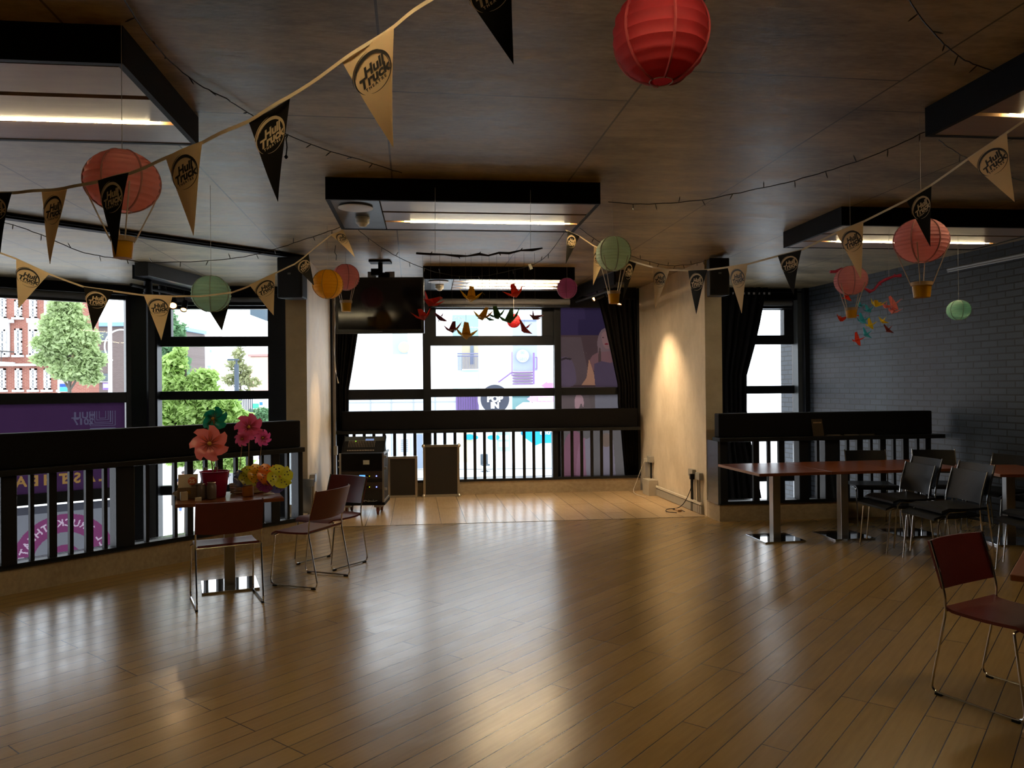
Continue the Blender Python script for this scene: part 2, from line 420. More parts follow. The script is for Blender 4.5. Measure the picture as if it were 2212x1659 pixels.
# ------------------------------------------------------------------ facade
def bars(name, p0, p1, zs, verts, depth=.12, m=FRAME, z0=-3.4, z1=CEIL):
    """frame of one window bay between plan points; zs = horizontal bars, verts = uprights as (s0,s1)"""
    d = (p1 - p0); L = d.length; mb = MB()
    for (a, b) in zs: mb.span((0, -depth / 2, a), (L, depth / 2, b))
    for (a, b) in verts: mb.span((a, -depth * .6, z0), (b, depth * .6, z1))
    o = mb.build(name, m, bev=.004); o.location = (p0.x, p0.y, 0); o.rotation_euler = (0, 0, math.atan2(d.y, d.x)); struct(o)
    return o
def pane(parent, p0, p1, z0, z1, name='pane'):
    d = p1 - p0; L = d.length
    o = MB().span((.01, -.004, z0), (L - .01, .004, z1)).build(name, GLASS, parent)
    return o
# window_1: angled left bay
p0, p1 = onleft(-150), onleft(275)
w = bars('window_1', p0, p1, [(3.0, CEIL), (1.46, 1.615), (.045, .20)], [(-.06, .06), ((p1 - p0).length - .03, (p1 - p0).length + .06)], z0=-3.4)
L1 = (p1 - p0).length
for a, b in ((1.615, 3.0), (.20, 1.46), (-3.4, .045)): pane(w, p0, p1, a, b)
# column between the bays
q0 = onleft(275); q1 = onglass(345)
cm = MB()
cm.poly([(q0.x, q0.y - .02, -3.4), (onleft(300, .16).x, onleft(300, .16).y, -3.4), (onglass(322, .12).x, onglass(322, .12).y, -3.4), (q1.x, q1.y + .02, -3.4), (q1.x + .02, q1.y - .14, -3.4), (onglass(318, -.12).x, onglass(318, -.12).y, -3.4)], 6.6, (0, 0, 1))
struct(cm.build('trim_2', mat('dark_green_steel', (.020, .027, .027), .3), bev=.008))
ex = MB(); a = onglass(326, -.2); ex.box((a.x, a.y, -.1), (.10, .10, 6.6), rot=(0, 0, R(40))); struct(ex.build('trim_3', FRAME, bev=.01))
# window_2
def bay(name, pxa, pxb, pxv0, pxv1, z0=-3.4, low=True, head=CEIL):
    a, b = onglass(pxa), onglass(pxb); L = (b - a).length
    s0 = (onglass(pxv0) - a).length; s1 = (onglass(pxv1) - a).length
    d = (b - a); mb = MB()
    hb = [(2.87, head), (2.30, 2.45), (1.49, 1.62)] + ([(.05, .19)] if low else [])
    for (u, v) in hb: mb.span((0, -.06, u), (L, .06, v))
    mb.span((0, -.055, 2.45), (s0, .055, 2.87)); mb.span((s1, -.055, 2.45), (L, .055, 2.87))
    o = mb.build(name, FRAME, bev=.004); o.location = (a.x, a.y, 0); o.rotation_euler = (0, 0, math.atan2(d.y, d.x)); struct(o)
    zs = [(2.45, 2.87), (1.62, 2.30)] + ([(.19, 1.49), (-3.4, .05)] if low else [(z0, 1.49)])
    for u, v in zs: pane(o, a, b, u, v)
    return o
bay('window_2', 345, 585, 373, 582)
a, b = onglass(584), onglass(640); wallbox('trim_4', a, b, -3.4, CEIL, .16, FRAME, -1)
wallbox('trim_10', onglass(338), onglass(350), -3.4, CEIL, .2, FRAME, -1)
# stage bay: three lights
bay('window_3', 930, 1195, 943, 1171, z0=.2, low=False)
def mull(n, a, b, z0=.2): wallbox('trim_%d' % n, onglass(a), onglass(b), z0, CEIL, .16, FRAME, -1)
mull(5, 914, 931); mull(6, 1195, 1209); mull(7, 1372, 1392); mull(8, 708, 727)
a, b = onglass(722), onglass(916); o = bars('window_4', a, b, [(2.9, CEIL), (1.46, 1.62)], [], z0=.2); pane(o, a, b, 1.62, 2.9); pane(o, a, b, .2, 1.46)
a, b = onglass(1208), onglass(1375); o = bars('window_5', a, b, [(2.9, CEIL), (1.50, 1.62)], [], z0=.2); pane(o, a, b, 1.62, 2.9); pane(o, a, b, .2, 1.5)
# right bay
bay('window_6', 1560, 1713, 1575, 1692)
wallbox('trim_9', onglass(1712), onglass(1722), -3.4, CEIL, .2, mat('reveal_reflection_grey', (.10, .115, .13), .35), -1)  # lighter grey strip: reflection on the mullion side put into the colour
wallbox('trim_11', onglass(1721), onglass(1752), -3.4, CEIL, .3, FRAME, -1)
# black downstand beams over the bays
wallbox('trim_12', onleft(-200, -.22), onleft(300, -.22), 3.06, CEIL, .16, BLACK, 1)
wallbox('trim_13', onglass(330, -.2), onglass(640, -.2), 3.08, CEIL, .14, BLACK, 1)
wallbox('trim_14', onglass(724, -.24), onglass(1376, -.24), 3.02, CEIL, .16, BLACK, 1)
wallbox('trim_15', onglass(1545, -.2), onglass(1750, -.2), 3.02, CEIL, .14, BLACK, 1)
# spandrel below the stage window
wallbox('wall_stage', onglass(715, .08), onglass(1385, .08), -3.4, .2, .1, DARKWALL, 1)

def blind(label, a, b, z, r=.055):
    d = b - a; t = thing('roller_blind', label, 'blind', (a.x, a.y, z), math.atan2(d.y, d.x))
    MB().tube([(0, 0, 0), (d.length, 0, 0)], r, 16).build('fabric_roll', mat('grey_blind_fabric', (.16, .165, .18), .5), t, smooth=True)
    MB().span((0, -.03, -.085), (d.length, .03, -.055)).build('bottom_bar', FRAME, t)
    return t
blind('rolled up grey blind above the big left window with the brick street', onleft(-150, -.2), onleft(192, -.2), 3.0)
blind('rolled up grey blind above the window with the green tree', onglass(350, -.22), onglass(582, -.22), 2.99, .04)
blind('rolled up grey blind above the stage window behind the three tubes', onglass(932, -.3), onglass(1232, -.3), 2.96, .05)
blind('rolled up grey blind above the narrow window by the brick wall', onglass(1640, -.26), onglass(1712, -.26), 2.95, .04)

# ------------------------------------------------------------------ kerbs and rails
def kerb(name, a, b, w=.34, m=CONC_KERB, h=.2, drop=.32, ext=0):
    d = b - a; L = d.length
    o = MB().span((-ext, 0, -drop), (L + ext, w, h)).build(name, m); o.location = a; o.rotation_euler = (0, 0, math.atan2(d.y, d.x)); struct(o)
    s = MB().span((-ext, -.012, h), (L + ext, w, h + .012)).build('sill_plate', mat('black_sill_metal', (.03, .033, .04), .16, .3), o)
    return o
LR0 = RAILL - RDIR * 6.2
kerb('baseboard_left', LR0, RAILL, ext=.02)
sk0 = onglass(722, -.42); sk1 = onglass(1381, -.42)
kerb('baseboard_stage', sk0, sk1, w=.40)
kerb('baseboard_right', RR0, RR1, w=.36)
# kerb wrapping back to the right fin
o = MB().poly([(RR0.x - .002, RR0.y, -.32), (RR0.x + .3, RR0.y + .04, -.32), (FINR.x + .26, FINR.y + .06, -.32), (FINR.x, FINR.y, -.32), (FINR.x + .0, FINR.y - .12, -.32)], .52, (0, 0, 1)).build('trim_16', CONC_KERB); struct(o)
o = MB().poly([(RAILL.x, RAILL.y, -.32), (RAILL.x - .3, RAILL.y + .2, -.32), (FINL.x - .2, FINL.y + .02, -.32), (FINL.x, FINL.y, -.32)], .5, (0, 0, 1)).build('trim_17', CONC_KERB); struct(o)

def along(a, d, px):
    t = (px - W / 2) / F; return (t * a.y - a.x) / (d.x - t * d.y)
def rail(label, a, b, bars_, posts, ztop=1.29, zmid=.95, panel_in=(0, 0), shelf=.16, depth=.045):
    """bars_: (column of the picture, width in metres); posts: (left column, right column)"""
    d = b - a; L = d.length; dn = d.normalized(); t = thing('window_rail', label, 'railing', (a.x, a.y, 0), math.atan2(d.y, d.x))
    MB().span((panel_in[0], .06, 1.0), (L - panel_in[1], .20, ztop)).build('top_beam', BLACK, t, bev=.012)
    MB().span((0, -.02, zmid), (L, shelf + .06, 1.0)).build('counter_shelf', STEEL_BLK, t, bev=.006)
    MB().span((0, .02, .212), (L, .12, .235)).build('bottom_rail', STEEL_BLK, t)
    first = {}
    for px, w_ in bars_:
        x = along(a, dn, px)
        if x < .02 or x > L: continue
        if w_ not in first:
            o = MB().box((0, 0, (zmid + .2) / 2 + .01), (w_, depth, zmid - .22)).build('baluster', STEEL_BLK, t); first[w_] = o
        else:
            o = first[w_].copy(); col.objects.link(o); o.parent = t
        o.location = (x, .07, 0)
    for (p0_, p1_) in posts:
        x0, x1 = max(.0, along(a, dn, p0_)), min(L, along(a, dn, p1_))
        MB().span((x0, .02, .212), (x1, .16, zmid)).build('post', FRAME, t, bev=.008)
    return t
rl = rail('long black steel window rail with balusters on the left, behind the pinwheel table', LR0, RAILL, [(px, .03) for px in (73, 158, 232, 322, 384, 450, 516, 572, 627)] + [(px, .06) for px in (-60, 118, 197, 415, 480, 546)], [(3, 38), (252, 292), (587, 606), (646, 660)])
rs = rail('straight black balustrade with a deep ledge across the stage window', sk0 + Vector((0, -.03, 0)), sk1 + Vector((0, -.03, 0)), [(px, .046) for px in (763, 785, 806, 828, 851, 873, 895, 939, 960, 982, 1004, 1025, 1046, 1067, 1088, 1109, 1132, 1153, 1174, 1215, 1236, 1257, 1279, 1300, 1321)], [(913, 930), (1193, 1204)], panel_in=(.1, .02), depth=.02)
rr = rail('short black window rail with a rounded end against the black brick wall', RR0, RR1, [(px, .035) for px in (1664, 1770, 1835, 1886, 1936, 1987)] + [(px, .075) for px in (1636, 1691, 1861, 1911, 1961, 2009)], [(1552, 1572), (1727, 1748), (1783, 1815)], panel_in=(.02, .12))
MB().span((-.02, .0, .2), (.012, .34, .96)).build('end_plate', mat('grey_steel_plate', (.20, .23, .26), .25, .8), rr)
MB().span((6.2 + .0, .05, .35), (6.2 + .012, .3, .93)).build('end_plate', mat('pale_steel_plate', (.4, .46, .48), .25, .6), rl)

# ceiling track above the left rail
a = atz(-60, 452, CEIL); b = atz(654, 553, CEIL)
t = thing('ceiling_track', 'long thin black track crossing the ceiling above the left rail', 'ceiling track', (a.x, a.y, CEIL), math.atan2(b.y - a.y, b.x - a.x))
MB().span((0, -.05, -.045), ((b - a).length, .05, 0)).build('channel', BLACK, t)
MB().tube([(0, -.075, -.02), ((b - a).length, -.075, -.02)], .012, 8).build('conduit', BLACK, t)

# ------------------------------------------------------------------ ceiling rafts with tubes
RAFT_WOOD = mat('raft_board', (.33, .235, .17), .33, var=.2, vscale=3, bump=.01, stretch=(1, 8, 1))
LAMP = mat('warm_tube', (.9, .8, .5), .5, var=0, bump=0, emit=(1, .62, .24), estr=TUBE)
LAMPC = mat('warm_tube_core', (.9, .8, .5), .5, var=0, bump=0, emit=(1, .80, .46), estr=TUBE * 1.5)
LAMPS = mat('bright_stage_tube', (.9, .8, .5), .5, var=0, bump=0, emit=(1, .76, .46), estr=TUBE * 2.2)
PLATE = mat('dark_grey_plate', (.055, .062, .072), .3, var=.1)
def raft(label, px, D, rz, w=2.05, d=1.08, slots=((.68, 1),), plate=True, tube_in=(.16, .10)):
    """raft hung under the ceiling; px,D = plan of the front-left corner"""
    h = .165; z1 = CEIL; z0 = z1 - h
    loc = Vector(((px - W / 2) / F * D, D, 0)) if not isinstance(px, Vector) else px
    t = thing('ceiling_light_raft', label, 'ceiling light', (loc.x, loc.y, z0), rz, 'ceiling light rafts')
    T = .03
    MB().span((0, 0, 0), (w, T, h)).span((0, d - T, 0), (w, d, h)).span((0, T, 0), (T, d - T, h)).span((w - T, T, 0), (w, d - T, h)).build('fascia', BLACK, t)
    MB().span((T, T, h - .012), (w - T, d - T, h - .002)).build('tray', BLACK, t)
    x0 = T
    if plate:
        x0 = .40
        MB().span((T, T, .004), (x0 - .01, d - T, .016)).build('service_plate', PLATE, t)
        MB().lathe([(.12, 0), (.135, .004), (.13, .012), (.05, .016)], 28, (.20, .24, -.012)).build('round_vent', WHITE_PL, t, smooth=True)
        s = MB().lathe([(.012, -.075), (.03, -.07), (.045, -.05), (.055, -.045), (.058, -.02), (.052, -.018), (.052, -.012), (.06, -.01), (.06, .004)], 24, (.22, .62, 0)).build('smoke_detector', WHITE_PL, t, smooth=True)
        for q in range(6):
            pass
    edges = [T + .02] + [y for s_ in sorted((.36, .68) if len(slots) < 3 else [s[0] for s in slots]) for y in (s_ * d - .025, s_ * d + .025)] + [d - T]
    for i in range(0, len(edges), 2):
        MB().span((x0, edges[i], .004), (w - T, edges[i + 1], .022)).build('board', RAFT_WOOD, t)
    for (s_, on) in slots:
        if on:
            MB().tube([(x0 + tube_in[0], s_ * d, .028), (w - tube_in[1], s_ * d, .028)], .026, 10).build('tube', LAMPS if len(slots) == 3 else LAMP, t, smooth=True)
            MB().tube([(x0 + tube_in[0] + .05, s_ * d, .014), (w - tube_in[1] - .05, s_ * d, .014)], .017, 10).build('tube_core', LAMPS if len(slots) == 3 else LAMPC, t, smooth=True)
    return t
C1 = raft('black edged ceiling light over the middle of the floor, front of the two central ones', 706, 5.70, R(6.3), 2.08, 1.10)
C2 = raft('ceiling light with three lit tubes, above the stage window', 916, 9.88, R(6.3), 1.98, 1.15, slots=((.22, 1), (.5, 1), (.78, 1)))
a = Vector((-1.665 - 2.1 * math.cos(R(6.6)), 3.31 - 2.1 * math.sin(R(6.6)), 0))
LR = raft('large ceiling light at the top left corner of the picture', a, 0, R(6.6), 2.10, 1.13, plate=False)
RR_ = raft('ceiling light at the top right edge of the picture', Vector((2.50, 3.28, 0)), 0, R(6.3), 2.1, 1.12, plate=False, tube_in=(.22, .1))
R2 = raft('ceiling light behind the large pink balloon, near the brick wall', Vector((2.93, 6.80, 0)), 0, R(6.3), 2.1, 1.12, plate=False, tube_in=(.30, .1))
for v, lb in ((Vector((-.9, 1.3, 0)), 'added unseen ceiling light above the camera, middle row'),):
    raft(lb, v, 0, R(6.3), 2.05, 1.1, plate=False)  # added raft out of view, gives warm light to the near floor

# ------------------------------------------------------------------ lighting beams with spots
GLOW = mat('orange_lamp_glow', (.9, .5, .2), .4, var=0, bump=0, emit=(1, .45, .16), estr=7)
def spot(label, p, aim, power, lens_on=True, size=R(38), r=.05, blend=.8, group='stage spotlights'):
    t = thing('stage_spotlight', label, 'spotlight', p, 0, group)
    d = (Vector(aim) - Vector(p)).normalized(); q = d.to_track_quat('-Z', 'Y').to_matrix().to_4x4()
    MB().lathe([(r * .5, .11), (r * .9, .10), (r, .06), (r, -.05), (r * 1.12, -.055), (r * 1.12, -.075)], 18, M=q, cap=False).build('housing', BLACK, t, smooth=True)
    MB().lathe([(.001, -.055), (r * .92, -.06)], 18, M=q, cap=False).build('lens', GLOW if lens_on else BLACK, t)
    MB().tube([(0, 0, .0), (0, 0, r + .05), (0, 0, CEIL - Vector(p).z)], .008, 8).build('bracket', BLACK, t)
    if power:
        ld = bpy.data.lights.new('spot_lamp', 'SPOT'); ld.energy = power; ld.color = (1, .68, .38); ld.spot_size = size; ld.spot_blend = blend; ld.shadow_soft_size = .02
        lo = bpy.data.objects.new('spot_lamp', ld); col.objects.link(lo); lo.parent = t
        lo.matrix_local = Matrix.Translation(d * .09) @ q
    return t
def beam(label, a, b):
    d = b - a; t = thing('lighting_beam', label, 'lighting beam', (a.x, a.y, CEIL), math.atan2(d.y, d.x))
    MB().span((0, -.09, -.17), (d.length, .09, 0)).build('box_beam', mat('blue_grey_beam', (.03, .034, .042), .35), t, bev=.004)
    MB().span((0, .10, -.20), (d.length, .12, -.03)).build('bracket_bar', BLACK, t)
    MB().tube([(.02, .15, -.27), (.6, .15, -.27), (d.length - .1, .15, -.27)], .02, 10).build('pipe', BLACK, t)
    return t
a = atz(305, 566, CEIL); b = Vector((a.x - .02, 11.25, 0)); b = Vector((onglass(470, -.7).x, onglass(470, -.7).y, 0))
beam('dark lighting beam on the ceiling between the left windows', Vector((a.x, a.y, 0)), b)
beam('dark lighting beam on the ceiling right of the stage window', Vector((1.50, 10.35, 0)), Vector((1.12, 11.9, 0)))
spot('black spotlight hanging at the near end of the left lighting beam', at(320, 622, 9.7), (-5.2, 11, 0), 0, False)
spot('middle black spotlight under the left lighting beam', at(352, 632, 10.2), (-4.8, 11.5, 0), 0, False)
spot('glowing spotlight beside a cream pennant, left windows', at(374, 655, 10.6), (-3.3, 7.2, 0), 14, True, R(45))
spot('tilted glowing spotlight behind the mint lantern', at(398, 662, 10.9), (-4.2, 8.6, 0), 8, True, R(30), .04)
spot('glowing spotlight seen above the rim of the mint balloon basket', at(1313, 628, 10.9), (2.24, 10.9, 1.15), 215, True, R(70), blend=1.0)
spot('tilted glowing spotlight left of the mint balloon basket', at(1290, 641, 11.2), (-2.55, 9.75, 1.3), 420, True, R(16), .045)
spot('glowing spotlight aimed at the stage floor, hidden by the curtain', (1.62, 11.45, 2.92), (.60, 10.75, 0), 90, True, R(34), .045)

# ------------------------------------------------------------------ curtains
def curtain(label, D, rows, folds=7, amp=.05, off=-.22):
    """rows: (py, px_left, px_right)"""
    mb = MB(); n = 60; rings = []
    for (py, xl, xr) in rows:
        a = onglass(xl, off); b = onglass(xr, off); row = []
        for k in range(n + 1):
            t = k / n; p = a.lerp(b, t); 
            z = EYE + (hz(xl + (xr - xl) * t) - py) / F * p.y
            yy = amp * math.sin(t * folds * 2 * PI + .4 * math.sin(py * .01)) * (.6 + .4 * math.sin(t * 17))
            row.append(mb.b.verts.new((p.x, p.y + yy, z)))
        rings.append(row)
    for A, B in zip(rings, rings[1:]):
        for k in range(n): mb.b.faces.new((A[k], A[k + 1], B[k + 1], B[k]))
    o = mb.build('curtain', CURTAIN, smooth=True)
    s = o.modifiers.new('thick', 'SOLIDIFY'); s.thickness = .006
    tag(o, label, 'curtain'); return o
curtain('narrow black curtain gathered beside the left end of the stage window', 12, [(622, 724, 790), (722, 724, 773), (790, 724, 762), (840, 724, 753), (900, 725, 752), (960, 726, 752), (1034, 727, 754)], off=-.13)
curtain('black curtain draped over the purple poster, right end of stage', 12, [(622, 1284, 1377), (652, 1295, 1377), (700, 1307, 1377), (760, 1320, 1377), (830, 1334, 1378), (872, 1334, 1378), (930, 1340, 1378), (1026, 1347, 1379)], off=-.13)
cr_ = curtain('black curtain hanging beside the narrow window by the brick wall', 12, [(598, 1546, 1669), (640, 1544, 1654), (697, 1542, 1643), (744, 1542, 1632), (811, 1543, 1613), (886, 1543, 1612), (953, 1543, 1620), (998, 1543, 1629), (1080, 1543, 1642), (1240, 1543, 1644)], off=-.3)
t = thing('curtain_rail', 'curtain rail with pale hooks above the right black curtain', 'curtain rail', onglass(1560, -.32) + Vector((0, 0, 3.13)), G)
MB().tube([(0, 0, 0), (1.35, 0, 0)], .012, 8).build('rod', BLACK, t)
hk = None
for k in range(9):
    if hk is None: hk = MB().box((0, 0, -.02), (.03, .012, .045)).build('hook', mat('pale_hook', (.6, .62, .7), .4), t)
    else:
        h2 = hk.copy(); col.objects.link(h2); h2.parent = t
        h2.location = (.12 + k * .085, 0, 0)
hk.location = (.12, 0, 0)

# ------------------------------------------------------------------ vinyl on the glass
def film(rgb, k=.5): 
    return mat('film_%d_%d_%d' % rgb, hexc(*rgb, k), .5, var=.10, vscale=3, bump=0, translucent=.93)
def glass_uv(p0, dirv, off):   # places local (x along, z) on the inside face of a pane
    n = Vector((-dirv.y, dirv.x, 0)) * off
    return lambda x, z: Vector((p0.x + dirv.x * x + n.x, p0.y + dirv.y * x + n.y, z))
def sheet(mb, fn, pts, th=.001):
    mb.poly([fn(x, z) for x, z in pts])
import numpy as np
def inpoly(X, Z, P):
    r = np.zeros(X.shape, bool); n = len(P)
    for i in range(n):
        x0, z0 = P[i]; x1, z1 = P[(i + 1) % n]
        if z0 == z1: continue
        c_ = ((z0 > Z) != (z1 > Z)) & (X < (x1 - x0) * (Z - z0) / (z1 - z0) + x0); r ^= c_
    return r
def raster_film(name, fn, x0, x1, z0, z1, cell, layers, parent):
    """one thin printed film: a grid whose cells take the ink of the last shape that covers them"""
    nx, nz = max(1, int(abs(x1 - x0) / cell)), max(1, int(abs(z1 - z0) / cell))
    xs_, zs_ = np.linspace(x0, x1, nx + 1), np.linspace(z0, z1, nz + 1)
    X, Z = np.meshgrid((xs_[1:] + xs_[:-1]) / 2, (zs_[1:] + zs_[:-1]) / 2); ink = np.zeros(X.shape, int); mats = []
    for polys, m in layers:
        if m not in mats: mats.append(m)
        k = mats.index(m)
        for P in polys: ink[inpoly(X, Z, P)] = k
    me = bpy.data.meshes.new(name); V, Fc, MI = [], [], []
    for r in range(nz):
        c_ = 0
        while c_ < nx:
            e = c_
            while e + 1 < nx and ink[r, e + 1] == ink[r, c_]: e += 1
            b_ = len(V); V += [fn(xs_[c_], zs_[r]), fn(xs_[e + 1], zs_[r]), fn(xs_[e + 1], zs_[r + 1]), fn(xs_[c_], zs_[r + 1])]
            Fc.append((b_, b_ + 1, b_ + 2, b_ + 3)); MI.append(int(ink[r, c_])); c_ = e + 1
    me.from_pydata(V, [], Fc)
    for m in mats: me.materials.append(m)
    me.polygons.foreach_set('material_index', MI)
    o = bpy.data.objects.new(name, me); col.objects.link(o); o.parent = parent; o.matrix_parent_inverse = wmat(parent).inverted()
    return o
def mtext(s_, x, z, size, spacing=1, bold=.02, ang=0, mirror=True):
    vs, fs = text_mesh(s_, size, 0, bold * size, spacing); ca, sa = math.cos(ang), math.sin(ang); out = []
    for f_ in fs: out.append([(x + (-1 if mirror else 1) * (vs[i].x * ca - vs[i].y * sa), z + vs[i].x * sa + vs[i].y * ca) for i in f_])
    return out
def rect(x0, z0, x1, z1): return [(x0, z0), (x1, z0), (x1, z1), (x0, z1)]
def ringp(cx, cz, r0, r1, n=60):
    return [[(cx + r0 * math.cos(a), cz + r0 * math.sin(a)), (cx + r1 * math.cos(a), cz + r1 * math.sin(a)), (cx + r1 * math.cos(b), cz + r1 * math.sin(b)), (cx + r0 * math.cos(b), cz + r0 * math.sin(b))] for a, b in [(2 * PI * k / n, 2 * PI * (k + 1) / n) for k in range(n)]]
pl = onleft(-150); LL = (onleft(275) - pl).length
fn = glass_uv(pl, LDIR, -.012)
def lx(px): return (onleft(px) - pl).length
t = thing('window_banner', 'purple translucent banner with mirrored gold lettering on the left window', 'banner', (pl.x, pl.y, .2), 0)
maze = []; xs0, xe0 = lx(193), lx(248); w_ = .009
for k in range(5):
    i_ = k * .030; a_, b_, zb, zt = xs0 + i_, xe0 - i_, 1.12 + i_ * .9, 1.345
    maze += [rect(a_, zb, a_ + w_, zt), rect(b_ - w_, zb, b_, zt), rect(a_, zb, b_, zb + w_)]
for k in range(4):
    i_ = k * .032; a_, b_, zt = xs0 + i_, xe0 - i_, 1.09 - i_
    maze += [rect(a_, .92, a_ + w_, zt), rect(b_ - w_, .92, b_, zt), rect(a_, zt - w_, b_, zt)]
PUR = film((92, 58, 100), .26); SIL = film((120, 112, 140), .32); GOLD = film((180, 136, 78), .42)
raster_film('printed_film', fn, .05, LL - .04, .20, 1.46, .0085, [([rect(0, 0, LL, 2)], PUR), (maze + mtext('HULL', lx(180), 1.28, .13, bold=.03) + mtext('2017', lx(180), 1.185, .13, bold=.03), SIL),
    (mtext('CLASS', lx(197), .37, .20, 1.5, .03) + mtext('THEA', lx(90), .37, .20, 1.5, .03), GOLD)], t)
t = thing('window_graphic', 'grey window film with mirrored magenta ring logo at the lower left', 'window graphic', (pl.x, pl.y, -2), 0)
ccx, ccz = lx(137), -.78; word = 'HULL TRUCK THEATRE'; letters = []
for k, ch in enumerate(word):
    if ch != ' ':
        a_ = R(-4) + k * R(188) / (len(word) - 1)
        letters += mtext(ch, ccx + .52 * math.cos(a_), ccz + .52 * math.sin(a_), .14, 1, .02, ang=PI / 2 - a_)
raster_film('printed_film', fn, .05, LL - .04, -2.9, .015, .009, [([rect(0, -4, LL, 2)], film((150, 150, 158), .46)), ([rect(0, -.09, LL, .1)], film((96, 96, 106), .40)), (ringp(ccx, ccz, .39, .65) + ringp(ccx, ccz, .09, .21), film((150, 76, 124), .45)), (letters, film((214, 190, 208), .6))], t)
# poster with a blonde woman on the stage window
def gp(px, py, off):
    p = onglass(px, off); return Vector((p.x, p.y, EYE + (hz(px) - py) / F * p.y))
def blob(pts, n=3):
    P = [Vector((x, y)) for x, y in pts]
    for _ in range(n):
        Q = []
        for i in range(len(P)):
            a_, b_ = P[i], P[(i + 1) % len(P)]; Q += [a_.lerp(b_, .25), a_.lerp(b_, .75)]
        P = Q
    return [(p.x, p.y) for p in P]
t = thing('window_poster', 'dim purple poster of a blonde woman filling the right stage pane', 'poster', onglass(1210, -.02) + Vector((0, 0, .3)), 0)
KP = .42
LAY = [([rect(1200, 600, 1400, 724)], film((62, 48, 76), KP)), ([rect(1250, 690, 1400, 724), [(1262, 645), (1400, 645), (1400, 724), (1270, 724)]], film((52, 40, 66), KP)),
    ([rect(1200, 724, 1400, 836)], film((84, 62, 62), KP)), ([rect(1200, 836, 1400, 905)], film((112, 96, 92), KP)), ([rect(1200, 905, 1400, 1060)], film((122, 112, 108), KP)),
    ([[(1200, 728), (1256, 728), (1266, 780), (1276, 832), (1200, 832)]], film((98, 78, 78), KP)), ([[(1273, 775), (1283, 806), (1287, 832), (1256, 832), (1267, 816)]], film((160, 112, 88), KP + .1)),
    ([blob([(1200, 780), (1218, 768), (1236, 776), (1244, 800), (1246, 836), (1200, 836)], 2)], film((104, 84, 98), KP)),
    ([[(1209, 776), (1222, 772), (1236, 774), (1233, 778), (1222, 776), (1212, 780)]], film((64, 50, 52), KP)),
    ([blob([(1297, 716), (1306, 708), (1322, 709), (1333, 722), (1336, 760), (1332, 780), (1312, 784), (1298, 790), (1290, 778), (1293, 758), (1290, 738)])], film((124, 96, 96), KP)),
    ([blob([(1274, 776), (1284, 764), (1300, 760), (1330, 758), (1342, 768), (1340, 800), (1290, 806), (1281, 800), (1277, 786)])], film((128, 88, 88), KP)),
    ([blob([(1300, 772), (1297, 792), (1292, 778), (1294, 760), (1297, 745)], 2)], film((88, 66, 62), KP)),
    ([[(1284, 786), (1300, 780), (1318, 784), (1334, 780), (1360, 790), (1360, 836), (1286, 836), (1284, 812)]], film((90, 72, 88), KP)),
    ([blob([(1299, 722), (1309, 713), (1323, 715), (1328, 736), (1322, 750), (1312, 756), (1303, 746)])], film((142, 104, 100), KP)),
    ([blob([(1306, 743), (1311, 740.5), (1317, 743), (1311, 746)], 1)], film((124, 40, 50), KP)), ([blob([(1301, 730), (1304, 727), (1307, 730)], 1), blob([(1315, 731), (1318, 728), (1321, 731)], 1)], film((62, 42, 48), KP)),
    ([[(1209, 836), (1268, 836), (1280, 905), (1209, 905)]], film((118, 100, 98), KP)), ([rect(1285, 850, 1352, 905)], film((134, 126, 132), KP)), ([blob([(1240, 868), (1244, 852), (1256, 852), (1261, 864), (1260, 884), (1255, 868), (1250, 884), (1242, 884)], 2)], film((178, 138, 140), KP + .1)),
    ([blob([(1214, 1060), (1216, 960), (1224, 938), (1244, 928), (1258, 944), (1256, 1060)], 2)], film((138, 92, 104), KP + .1)), ([blob([(1240, 1060), (1246, 960), (1262, 942), (1270, 960), (1272, 1060)], 2)], film((150, 104, 118), KP + .1)), ([[(1262, 950), (1280, 942), (1278, 1060), (1266, 1060)]], film((142, 130, 136), KP + .05)),
    ([blob([(1296, 960), (1302, 938), (1320, 934), (1324, 960), (1330, 1060), (1298, 1060)], 2)], film((142, 128, 136), KP + .05)), ([blob([(1296, 946), (1302, 936), (1318, 936), (1320, 964), (1300, 966)], 2)], film((136, 112, 98), KP))]
raster_film('printed_film', lambda x, z: gp(x, z, -.014), 1209, 1374, 1042, 645, 1.0, LAY, t)

# ------------------------------------------------------------------ furniture
def arc(pts, k=5):
    """round the corners of a polyline"""
    P = [Vector(p) for p in pts]; out = [P[0]]
    for i in range(1, len(P) - 1):
        a_, b_, c_ = P[i - 1], P[i], P[i + 1]; r = min((b_ - a_).length, (c_ - b_).length) * .3; r = min(r, .05)
        s = b_ + (a_ - b_).normalized() * r; e = b_ + (c_ - b_).normalized() * r
        for q in range(k + 1):
            u = q / k; out.append(s * (1 - u) ** 2 + b_ * 2 * u * (1 - u) + e * u ** 2)
    out.append(P[-1]); return out
def sheetmesh(mb, fn, nu, nv, th):
    g = [[mb.b.verts.new(fn(u / nu, v / nv, 0)) for u in range(nu + 1)] for v in range(nv + 1)]
    g2 = [[mb.b.verts.new(fn(u / nu, v / nv, th)) for u in range(nu + 1)] for v in range(nv + 1)]
    for A in (g, g2):
        for v in range(nv):
            for u in range(nu): mb.b.faces.new((A[v][u], A[v][u + 1], A[v + 1][u + 1], A[v + 1][u]))
    for v in range(nv):
        for u in (0, nu): mb.b.faces.new((g[v][u], g[v + 1][u], g2[v + 1][u], g2[v][u]))
    for u in range(nu):
        for v in (0, nv): mb.b.faces.new((g[v][u], g[v][u + 1], g2[v][u + 1], g2[v][u]))
